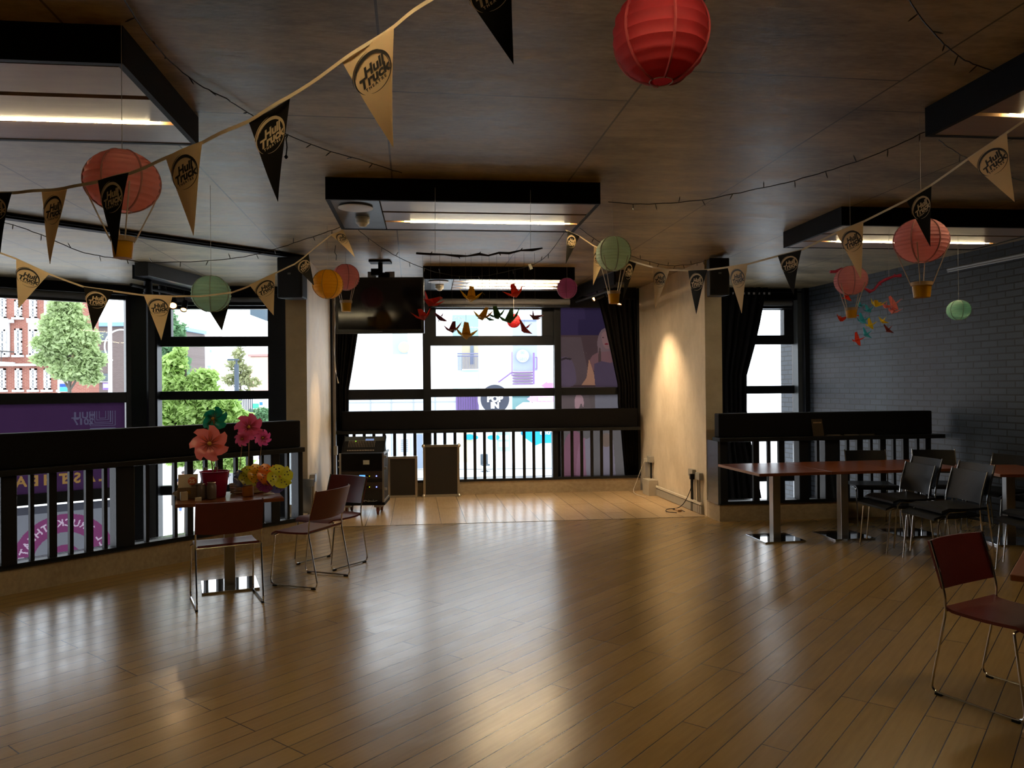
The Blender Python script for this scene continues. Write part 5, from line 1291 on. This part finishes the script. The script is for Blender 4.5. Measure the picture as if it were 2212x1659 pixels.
for (x0, y0, x1, y1) in ((206, 717, 233, 735), (185, 718, 201, 735), (208, 757, 235, 773), (208, 807, 236, 824), (185, 807, 200, 824)): 
    o = ob(t, 'window', D2, x0, y0, x1, y1, lit((120, 132, 140), .7), .05, .1); ob(t, 'window_sill', D2, x0 - 1, y1, x1 + 1, y1 + 2, STONE, .15, .1)
for (px, y0, lb) in ((238, 690, 'tall white lamp post with a curved arm outside the left window'),):
    D = 30; t = thing('street_lamp', lb, 'street lamp', (at(px, 800, D).x, D, GZ), 0)
    MB().tube([(0, 0, 0), (0, 0, at(px, y0, D).z - GZ)], .075, 10).build('pole', STONE, t, smooth=True)
    c_ = at(262, 748, D); mb = MB(); r_ = 36 / F * D
    mb.tube([Vector((c_.x - at(px, 800, D).x + r_ * math.cos(a_), 0, c_.z - GZ + r_ * math.sin(a_) * 1.0)) for a_ in [R(78) + R(160) * k / 16 for k in range(17)]], .03, 6); mb.build('curved_arm', STONE, t, smooth=True)
    ob(t, 'street_banner', D, 222, 827, 237, 842, lit((150, 110, 210), .9), .05, .02)
    ob(t, 'banner_mark', D, 223, 829, 236, 838, lit((170, 215, 250), .95), .1, .02)
D = 30; t = thing('street_banner', 'cyan and navy street banner behind the young street tree', 'banner', at(137, 842, 34), 0)
ob(t, 'upper_banner', 34, 128, 778, 146, 791, lit((60, 200, 215), .8), 0, .03); ob(t, 'lower_banner', 34, 128, 815, 147, 829, STONE, 0, .03); ob(t, 'navy_field', 34, 129, 829, 146, 836, lit((45, 80, 160), .8), .02, .03); ob(t, 'cyan_field', 34, 129, 836, 146, 846, lit((80, 205, 225), .8), .02, .03)
MB().tube([(at(127, 800, 34).x, 34, GZ), (at(127, 800, 34).x, 34, at(127, 770, 34).z)], .05, 8).build('pole', STONE, t, world=True)

def leafmat(n, c): return mat(n, c, .5, var=.35, vscale=2.2, bump=0, translucent=.45)
def tree(label, px, D, blobs, n, leaf, m, trunk=True, name='street_tree', cat='tree', trunk_top=None, tr=.09):
    """blobs in picture coordinates: (px,py,rx_px,ry_px)"""
    base = Vector((at(px, 800, D).x, D, GZ)); t = thing(name, label, cat, base, 0)
    mb = MB(); tot = sum(b_[2] * b_[3] for b_ in blobs)
    for (bx, by, rx, ry) in blobs:
        c_ = at(bx, by, D); RX, RZ = rx / F * D, ry / F * D; RY = min(RX, RZ) * 1.0; cnt = int(n * rx * ry / tot)
        for _ in range(cnt):
            while True:
                v = Vector((random.uniform(-1, 1), random.uniform(-1, 1), random.uniform(-1, 1)))
                if v.length < 1: break
            v = v * random.uniform(.75, 1.18) if v.length > .5 else v * 1.3
            p = c_ - base + Vector((v.x * RX, v.y * RY, v.z * RZ))
            a_ = Euler((random.uniform(-1.1, 1.1), random.uniform(-1.1, 1.1), random.uniform(0, 6))).to_matrix(); s = leaf * random.uniform(.6, 1.3)
            q = [p + a_ @ Vector(w_) * s for w_ in ((-.5, 0, 0), (0, -.32, .06), (.55, 0, -.04), (0, .32, .06))]
            mb.b.faces.new([mb.b.verts.new(x) for x in q])
    mb.build('foliage', m, t)
    if trunk:
        top = (at(px, trunk_top or blobs[0][1], D) - base).z
        m2 = MB().tube([(0, 0, 0), (.04, 0, top * .5), (0, 0, top)], [tr, tr * .75, tr * .3], 8)
        for (bx, by, rx, ry) in blobs[1:7]:
            c_ = at(bx, by, D) - base; z0 = max(.8, c_.z - abs(c_.x) * .8 - .5)
            m2.tube([(0, 0, min(z0, top * .85)), (c_.x * .6, 0, (z0 + c_.z) / 2 + .1), (c_.x, 0, c_.z)], [tr * .45, tr * .3, tr * .1], 6)
        m2.build('trunk', mat('bark_grey', (.10, .085, .07), .9), t, smooth=True)
    return t
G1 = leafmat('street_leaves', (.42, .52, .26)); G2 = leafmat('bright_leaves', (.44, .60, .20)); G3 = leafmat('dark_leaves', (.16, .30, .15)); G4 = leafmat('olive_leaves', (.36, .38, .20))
tree('young green street tree before the red brick building', 148, 25, [(142, 660, 34, 26), (140, 700, 52, 32), (128, 740, 58, 28), (165, 735, 48, 34), (195, 775, 34, 22), (110, 775, 42, 16), (160, 800, 56, 24), (195, 815, 28, 16), (95, 740, 26, 12)], 10500, .175, G1)
tree('bright green leafy tree close outside the second window', 400, 16, [(375, 790, 30, 26), (380, 830, 34, 26), (430, 850, 50, 26), (400, 890, 60, 30), (470, 880, 55, 24), (500, 905, 46, 20), (360, 880, 36, 36), (440, 815, 30, 18), (390, 760, 14, 14), (420, 930, 80, 24), (395, 985, 46, 20), (500, 1000, 42, 18), (450, 1000, 40, 12)], 9500, .15, G2, tr=.1)
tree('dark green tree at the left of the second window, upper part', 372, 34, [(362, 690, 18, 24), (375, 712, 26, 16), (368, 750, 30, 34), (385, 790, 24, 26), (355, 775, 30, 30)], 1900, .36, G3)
tree('thin young tree with sparse olive leaves beside the dark lamp post', 519, 40, [(515, 765, 14, 22), (508, 790, 20, 16), (530, 800, 18, 18), (515, 820, 36, 14), (545, 825, 20, 12), (497, 820, 16, 12), (525, 850, 26, 12)], 800, .26, G4, tr=.06)
D = 36; t = thing('street_lamp', 'dark slim lamp post outside the second window', 'street lamp', (at(511, 800, D).x, D, GZ), 0)
MB().tube([(0, 0, 0), (0, 0, at(511, 787, D).z - GZ)], .11, 8).tube([(0, 0, at(511, 790, D).z - GZ), (0, 0, at(511, 777, D).z - GZ)], .05, 8).build('pole', mat('slate_paint', (.05, .07, .10), .5), t)
MB().box((-.15, 0, at(511, 777, D).z - GZ), (.5, .15, .08)).build('lamp_head', mat('slate_paint', (.05, .07, .10), .5), t)
D = 128; t = thing('mural_building', 'very pale building with a faded coloured mural', 'building', at(450, 840, D), 0)
ob(t, 'wall', D, 402, 733, 505, 925, mat('white_render', (.85, .86, .86), .9, var=.03, bump=0), 0, 6); ob(t, 'roof_slope', D, 390, 722, 470, 730, lit((215, 205, 205), .8), .6, 2)
for k in range(22):
    x_ = 424 + random.random() * 70; y_ = 755 + random.random() * 75
    ob(t, 'mural_patch', D, x_, y_, x_ + random.uniform(3, 9), y_ + random.uniform(2, 7), lit(random.choice([(175, 235, 240), (240, 170, 170), (150, 185, 240), (225, 205, 240)]), .85), .02 + k * .005, .05)
D = 140; t = thing('red_house', 'pale red brick houses at the right of the second window', 'building', at(560, 845, D), 0)
ob(t, 'wall', D, 536, 770, 640, 905, lit((240, 190, 175), .85), 0, 6); ob(t, 'parapet', D, 535, 764, 640, 770, lit((200, 150, 145), .8), .3, 6)
for x_ in (541, 549, 561, 570):
    for y_ in (774, 792, 812): ob(t, 'window', D, x_, y_, x_ + 4, y_ + 11, STONE, .08, .1)
D = 48; t = thing('canopy_roof', 'grey roof overhang in the top right of the second window', 'roof', at(556, 690, D), 0)
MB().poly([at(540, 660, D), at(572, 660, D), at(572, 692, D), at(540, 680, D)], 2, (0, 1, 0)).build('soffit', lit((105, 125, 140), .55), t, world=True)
D = 38; o = None
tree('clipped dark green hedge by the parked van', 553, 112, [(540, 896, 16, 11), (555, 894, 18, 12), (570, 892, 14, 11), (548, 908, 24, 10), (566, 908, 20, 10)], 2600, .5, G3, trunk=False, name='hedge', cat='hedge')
D = 126; t = thing('delivery_van', 'white van with a green and blue side partly hidden by the window frame', 'van', (at(565, 900, D).x, D, GZ), 0)
vz = at(565, 863, D).z - GZ
MB().box((0, 0, (vz + .5) / 2 + .1), (2.3, 5, vz - .5), bev=.12).build('body', STONE, t)
MB().box((-.1, -2.52, vz * .72), (1.0, .03, .8)).build('green_panel', lit((70, 200, 150), .8), t); MB().box((.75, -2.52, vz * .82), (.5, .03, .5)).build('blue_panel', lit((60, 130, 210), .8), t)
for sx_ in (-.95, .95):
    MB().lathe([(.36, -.12), (.36, .12)], 18, (sx_, -1.6, .36), M=Matrix.Rotation(PI / 2, 4, 'Y')).build('wheel', BLACK, t)
MB().box((-1.0, -2.53, .9), (.2, .04, .25)).build('tail_light', mat('red_lens', (.5, .02, .02), .3), t); MB().box((1.0, -2.53, .9), (.2, .04, .25)).build('tail_light', mat('red_lens', (.5, .02, .02), .3), t)
D = 37; t = thing('street_fence', 'dark mesh fence behind the bright green tree', 'fence', (at(490, 880, D).x, D, GZ), 0)
mb = MB(); x1 = at(545, 880, D).x - at(490, 880, D).x; zt = at(515, 846, D).z - GZ
for k in range(15): mb.tube([(x1 * k / 14, 0, 0), (x1 * k / 14, 0, zt)], .025, 4)
mb.tube([(0, 0, zt), (x1, 0, zt)], .03, 4).tube([(0, 0, zt * .5), (x1, 0, zt * .5)], .03, 4); mb.build('fence_panel', mat('slate_paint', (.05, .07, .10), .5), t)

# pedestrian with a hand at the face
def person(label, px, D, skin_c, top_c, leg_c, ph=1.72, hand=True, hair=(.03, .02, .015)):
    base = Vector((at(px, 900, D).x, D, GZ)); t = thing('person', label, 'person', base, random.uniform(-.4, .4))
    J = {'pel': (0, 0, .95, .13), 'chest': (0, 0, 1.28, .15), 'neck': (0, 0, 1.48, .055), 'head': (0, -.01, 1.60, .085), 'crown': (0, 0, 1.69, .07),
         'shl': (.19, 0, 1.42, .06), 'ell': (.26, -.04, 1.14, .045), 'hl': (.25, -.14, .92, .035), 'shr': (-.19, 0, 1.42, .06), 'elr': (-.27, -.10, 1.16, .045), 'hr': (-.06, -.15, 1.46, .035) if hand else (-.27, -.14, .92, .035),
         'hipl': (.09, 0, .90, .095), 'knl': (.10, -.04, .50, .065), 'anl': (.10, .03, .08, .045), 'tol': (.10, -.12, .04, .04), 'hipr': (-.09, 0, .90, .095), 'knr': (-.11, -.06, .50, .065), 'anr': (-.12, -.10, .08, .045), 'tor': (-.12, -.25, .04, .04)}
    E = [('pel', 'chest'), ('chest', 'neck'), ('neck', 'head'), ('head', 'crown'), ('chest', 'shl'), ('shl', 'ell'), ('ell', 'hl'), ('chest', 'shr'), ('shr', 'elr'), ('elr', 'hr'), ('pel', 'hipl'), ('hipl', 'knl'), ('knl', 'anl'), ('anl', 'tol'), ('pel', 'hipr'), ('hipr', 'knr'), ('knr', 'anr'), ('anr', 'tor')]
    def grow(name, names, m, fat=1.0):
        ks = [k for k in J if k in names]; me = bpy.data.meshes.new(name)
        me.from_pydata([Vector(J[k][:3]) for k in ks], [(ks.index(a_), ks.index(b_)) for a_, b_ in E if a_ in ks and b_ in ks], [])
        o = bpy.data.objects.new(name, me); col.objects.link(o); o.parent = t; me.materials.append(m)
        sk = o.modifiers.new('skin', 'SKIN')
        for i, k in enumerate(ks): me.skin_vertices[0].data[i].radius = (J[k][3] * fat,) * 2
        me.skin_vertices[0].data[0].use_root = True
        s = o.modifiers.new('sub', 'SUBSURF'); s.levels = s.render_levels = 2
        return o
    SK = mat('skin_%d' % int(skin_c[0] * 99), skin_c, .5, bump=0)
    grow('body', list(J), SK)
    grow('jacket', ['pel', 'chest', 'shl', 'ell', 'shr', 'elr'], mat('cloth_%d_%d' % (int(top_c[0] * 999), int(top_c[2] * 999)), top_c, .8), 1.15)
    grow('trousers', ['pel', 'hipl', 'knl', 'anl', 'hipr', 'knr', 'anr'], mat('denim_%d' % int(leg_c[2] * 999), leg_c, .8), 1.12)
    MB().lathe([(.02, .105), (.07, .09), (.097, .04), (.095, -.01)], 16, (0, .012, 1.64), cap=True).build('hair', mat('hair_dark', hair, .6), t, smooth=True)
    fm = MB().box((0, -.095, 1.615), (.02, .03, .035), bev=.006).box((0, -.088, 1.575), (.045, .012, .008)); fm.build('face_features', mat('face_tone', (skin_c[0] * .7, skin_c[1] * .6, skin_c[2] * .55), .5, bump=0), t)
    MB().box((-.032, -.085, 1.64), (.02, .01, .008)).box((.032, -.085, 1.64), (.02, .01, .008)).build('eyes', BLACK_PRINT, t)
    t.scale = (ph / 1.72,) * 3
    return t
person('dark haired person in navy standing outside with a hand at the mouth', 396, 31.7, (.5, .32, .24), (.035, .05, .11), (.10, .17, .35))
person('distant person in dark clothes outside, behind the right pinwheel sticks', 533, 33, (.5, .33, .25), (.03, .03, .04), (.04, .04, .06), hand=False)
t = thing('street_banner', 'small purple banner outside behind the pinwheel sticks', 'banner', at(563, 985, 30), 0); ob(t, 'flag', 30, 557, 980, 572, 992, lit((120, 85, 175), .8), 0, .03)
MB().tube([(at(557, 990, 30).x, 30, GZ), (at(557, 990, 30).x, 30, at(557, 975, 30).z)], .04, 6).build('pole', STONE, t, world=True)

# building opposite the stage window
D = 48; WR = mat('white_render', (.85, .86, .86), .9, var=.03, bump=0)
t = thing('white_building', 'bright white building across the street behind the stage window', 'building', at(960, 900, D), 0)
a, b = at(640, 700, D), at(1250, 700, D)
MB().span((a.x, D, GZ), (b.x, D + 10, 14)).build('wall', WR, t, world=True)
def wb(name, x0, y0, x1, y1, rgb, front, k=.8, th=.25): return ob(t, name, D, x0, y0, x1, y1, lit(rgb, k), front, th)
wb('square_window', 848, 700, 880, 765, (176, 190, 196), .05)
r_ = MB().lathe([(.28, 0), (.34, .05), (.34, .1), (.28, .12)], 24, at(873, 750, D - .3), M=Matrix.Rotation(PI / 2, 4, 'X')).build('round_lamp', lit((235, 215, 150), .95), t, world=True)
wb('recess_upper', 978, 680, 1033, 745, (150, 178, 182), .05); wb('recess_frame', 978, 745, 1034, 860, (205, 235, 238), .04)
wb('beige_door_wall', 998, 745, 1033, 800, (188, 178, 152), .08); wb('dark_slot', 1016, 745, 1023, 787, (112, 124, 142), .12); wb('stair_block', 989, 803, 1033, 845, (212, 240, 240), .14)
mb = MB()
for k in range(14):
    x = at(990 + k * 3.2, 780, D - .6).x; mb.tube([(x, D - .6, at(990, 800, D - .6).z), (x, D - .6, at(990, 768, D - .6).z)], .02, 4)
for y in (764, 769): mb.tube([(at(988, y, D - .6).x, D - .6, at(988, y, D - .6).z), (at(1033, y, D - .6).x, D - .6, at(1033, y, D - .6).z)], .045, 5)
mb.build('balcony_rail', lit((140, 140, 175), .6), t, world=True)
wb('ledge', 998, 797, 1034, 800, (235, 240, 240), .65, .9)
wb('slatted_gate', 985, 850, 1034, 905, (150, 130, 180), .10)
for k in range(9): wb('gate_slat', 987 + k * 5.2, 850, 989 + k * 5.2, 905, (105, 80, 140), .2)
wb('grey_doorway', 1108, 690, 1160, 801, (170, 180, 196), .05); wb('doorway_top', 1108, 691, 1158, 694, (120, 135, 165), .1)
for k in range(5): wb('stair_tread', 1107, 803 + k * 6.2, 1152, 806 + k * 6.2, (132, 100, 150), .3)
mb = MB().tube([at(1072, 829, D - .4), at(1106, 804, D - .4)], .05, 5).tube([at(1153, 762, D - .4), at(1153, 830, D - .4)], .06, 5).tube([at(1106, 760, D - .4), at(1106, 812, D - .4)], .03, 5)
for (x0, y0, x1, y1) in ((1156, 772, 1160, 772), (1160, 772, 1160, 797), (1160, 797, 1156, 797)): mb.tube([at(x0, y0, D - .4), at(x1, y1, D - .4)], .04, 5)
mb.build('stair_handrail', lit((150, 120, 180), .7), t, world=True)
wb('teal_window', 1107, 850, 1144, 905, (130, 170, 172), .06); wb('teal_transom', 1107, 856, 1144, 858, (70, 110, 115), .12)
wb('grey_block_wall', 745, 855, 985, 1012, (196, 202, 208), .03); 
for x in (800, 845, 893, 940): wb('wall_joint', x, 856, x + 1, 1012, (165, 172, 182), .06)
wb('wall_course', 745, 868, 985, 869, (170, 176, 185), .07); wb('vent_box', 860, 944, 886, 985, (205, 214, 225), .12); wb('meter_door', 901, 938, 912, 1012, (138, 152, 172), .12)
for k in range(7): wb('vent_slot', 866, 950 + k * 4, 881, 951.5 + k * 4, (130, 138, 150), .16)
wb('shop_floor', 985, 1000, 1240, 1013, (215, 235, 238), .05, .9)
wb('cream_partition', 990, 928, 1021, 998, (225, 215, 180), .06)
wb('shelf_unit', 1074, 934, 1102, 975, (176, 200, 205), .06); wb('shelf_gap', 1077, 940, 1099, 950, (215, 232, 235), .1, .85); wb('shelf_gap', 1077, 954, 1099, 966, (215, 232, 235), .1, .85)
def ell(name, x, y, rx, ry, rgb, front=.2):
    c_ = at(x, y, D - front); MB().poly([Vector((c_.x + rx / F * D * math.cos(q * PI / 14), D - front, c_.z + ry / F * D * math.sin(q * PI / 14))) for q in range(28)], .02, (0, -1, 0)).build(name, lit(rgb, .8), t, world=True)
for (x, y, rx, ry) in ((1014, 944, 12, 6), (1028, 945, 5, 4), (1062, 945, 9, 5), (1074, 945, 5, 5), (1040, 930, 10, 4), (1056, 928, 5, 4), (1080, 928, 9, 4), (1097, 927, 6, 4), (1131, 936, 6, 5)): ell('blue_dot', x, y, rx, ry, (20, 165, 235))
wb('pavement_band', 900, 1014, 1250, 1022, (176, 182, 195), .4)
# office chair behind the glass
t2 = thing('office_chair', 'dark office chair on wheels in front of the white building', 'office chair', (at(1048, 1000, 46).x, 46, GZ), .3)
OC = mat('slate_fabric', (.06, .08, .10), .7)
MB().box((0, .22, .78), (.46, .08, .62), bev=.05).build('backrest', OC, t2); MB().box((0, 0, .46), (.48, .46, .09), bev=.03).build('seat', OC, t2); MB().tube([(0, 0, .08), (0, 0, .44)], .03, 8).build('column', OC, t2)
mb = MB()
for k in range(5): mb.tube([(0, 0, .12), (.3 * math.cos(k * 1.257), .3 * math.sin(k * 1.257), .06)], .022, 6)
mb.build('star_base', OC, t2)
# blue entrance board
t2 = thing('entrance_sign', 'bright blue entrance sign with white letters across the street', 'sign', at(1165, 970, D - .6), 0)
MB().poly([at(1133, 922, D - .6), at(1200, 922, D - .6), at(1200, 957, D - .6), at(1170, 957, D - .6), at(1157, 962, D - .6), at(1133, 945, D - .6)], .05, (0, 1, 0)).build('board', lit((20, 165, 235), .85), t2, world=True)
mb = MB(); vf = text_mesh('Entrance', .42, 0, .01, 1, 'LEFT'); o_ = at(1166, 934, D - .66); add_vf(mb, vf, lambda v: Vector((o_.x + v.x, o_.y, o_.z + v.y))); mb.build('lettering', STONE, t2, world=True)
MB().tube([at(1195, 955, D - .5), Vector((at(1195, 955, D - .5).x, D - .5, GZ))], .05, 6).build('post', STONE, t2, world=True)
# round sign POP IN
t2 = thing('round_sign', 'round dark sign reading POP IN behind the stage window', 'sign', at(1069, 900, D - 1.2), 0); Ds = D - 1.2
c_ = at(1069, 862, Ds); rm = Matrix.Rotation(PI / 2, 4, 'X')
MB().lathe([(31 / F * Ds, -.03), (31 / F * Ds, .03)], 48, c_, M=rm).build('dark_disc', lit((62, 66, 82), .7), t2, world=True)
MB().lathe([(37 / F * Ds, -.01), (37 / F * Ds, .03)], 48, c_ + Vector((0, .05, 0)), M=rm).build('white_ring', STONE, t2, world=True)
mb = MB()
for s_, y, sz in (('POP', 862, .52), ('IN', 876, .50)):
    o_ = at(1069, y, Ds - .06); add_vf(mb, text_mesh(s_, sz, 0, .03), lambda v: Vector((o_.x + v.x, o_.y, o_.z + v.y)))
mb.build('lettering', STONE, t2, world=True)
MB().tube([c_ + Vector((0, .1, -.9)), Vector((c_.x, c_.y + .1, GZ))], .06, 8).build('post', STONE, t2, world=True)
t2 = thing('round_notice', 'faint pale round notice on the grey doorway across the street', 'sign', at(1129, 785, D - .3), 0)
MB().lathe([(13.5 / F * D, -.01), (13.5 / F * D, .01)], 36, at(1129, 769, D - .3), M=rm).build('pale_disc', lit((196, 208, 232), .9), t2, world=True)
mb = MB()
for s_, y in (('80', 762), ('GEO', 776)):
    o_ = at(1129, y, D - .33); add_vf(mb, text_mesh(s_, .26, 0, .008), lambda v: Vector((o_.x + v.x, o_.y, o_.z + v.y)))
mb.build('lettering', lit((165, 178, 205), .8), t2, world=True)
for lb, x0, y0, rgb, s_ in (('pink arrow sign pointing left, lower of two', 1138, 862, (240, 160, 225), 'Brunch'), ('pink arrow sign pointing left, upper of two', 1169, 833, (225, 130, 215), '')):
    t2 = thing('arrow_sign', lb, 'sign', at(x0, y0, D - .7), 0, 'pink arrow signs'); Ds = D - .7
    MB().poly([at(x0, y0, Ds), at(x0 + 13, y0 - 9, Ds), at(x0 + 13, y0 - 6, Ds), at(x0 + 60, y0 - 6, Ds), at(x0 + 60, y0 + 6, Ds), at(x0 + 13, y0 + 6, Ds), at(x0 + 13, y0 + 9, Ds)], .05, (0, 1, 0)).build('arrow_board', lit(rgb, .85), t2, world=True)
    if s_:
        mb = MB(); [mb.box(at(x0 + 27 + q_ * 5.2, y0 + (q_ % 2) * .6, Ds - .06), (.14, .02, .24), bev=.03) for q_ in range(6)]; mb.build('lettering', STONE, t2, world=True)
t2 = thing('pavement_sign', 'white pointed board below the pink arrow', 'sign', at(1150, 884, D - .7), 0); Ds = D - .7
MB().poly([at(1114, 880, Ds), at(1130, 869, Ds), at(1198, 869, Ds), at(1198, 890, Ds), at(1114, 890, Ds)], .05, (0, 1, 0)).build('arrow_board', STONE, t2, world=True)
# white arc logo on the upper stage pane
t2 = thing('window_decal', 'faint white circular logo decal on the upper stage pane', 'decal', gp(1000, 700, -.01), 0)
mb = MB()
def gl(x, y): return gp(x, y, -.008)
def arcl(cx, cy, r, a0, a1, w_): 
    pr = None
    for k in range(25):
        a_ = R(a0 + (a1 - a0) * k / 24); A = mb.b.verts.new(gl(cx + r * math.cos(a_), cy - r * math.sin(a_))); B = mb.b.verts.new(gl(cx + (r - w_) * math.cos(a_), cy - (r - w_) * math.sin(a_)))
        if pr: mb.b.faces.new((pr[0], A, B, pr[1]))
        pr = (A, B)
arcl(986, 708, 24, -10, 100, 1.6); arcl(985, 709, 21, 5, 110, 1.0)
for y in (708, 711): mb.poly([gl(986, y), gl(1016, y), gl(1016, y + 1), gl(986, y + 1)])
add_vf(mb, text_mesh('A', 14, .2, .3), lambda v: gl(993 + v.x, 703 - v.y)); mb.build('white_vinyl', mat('white_vinyl', (.9, .9, .92), .5, translucent=.6, bump=0), t2, world=True)
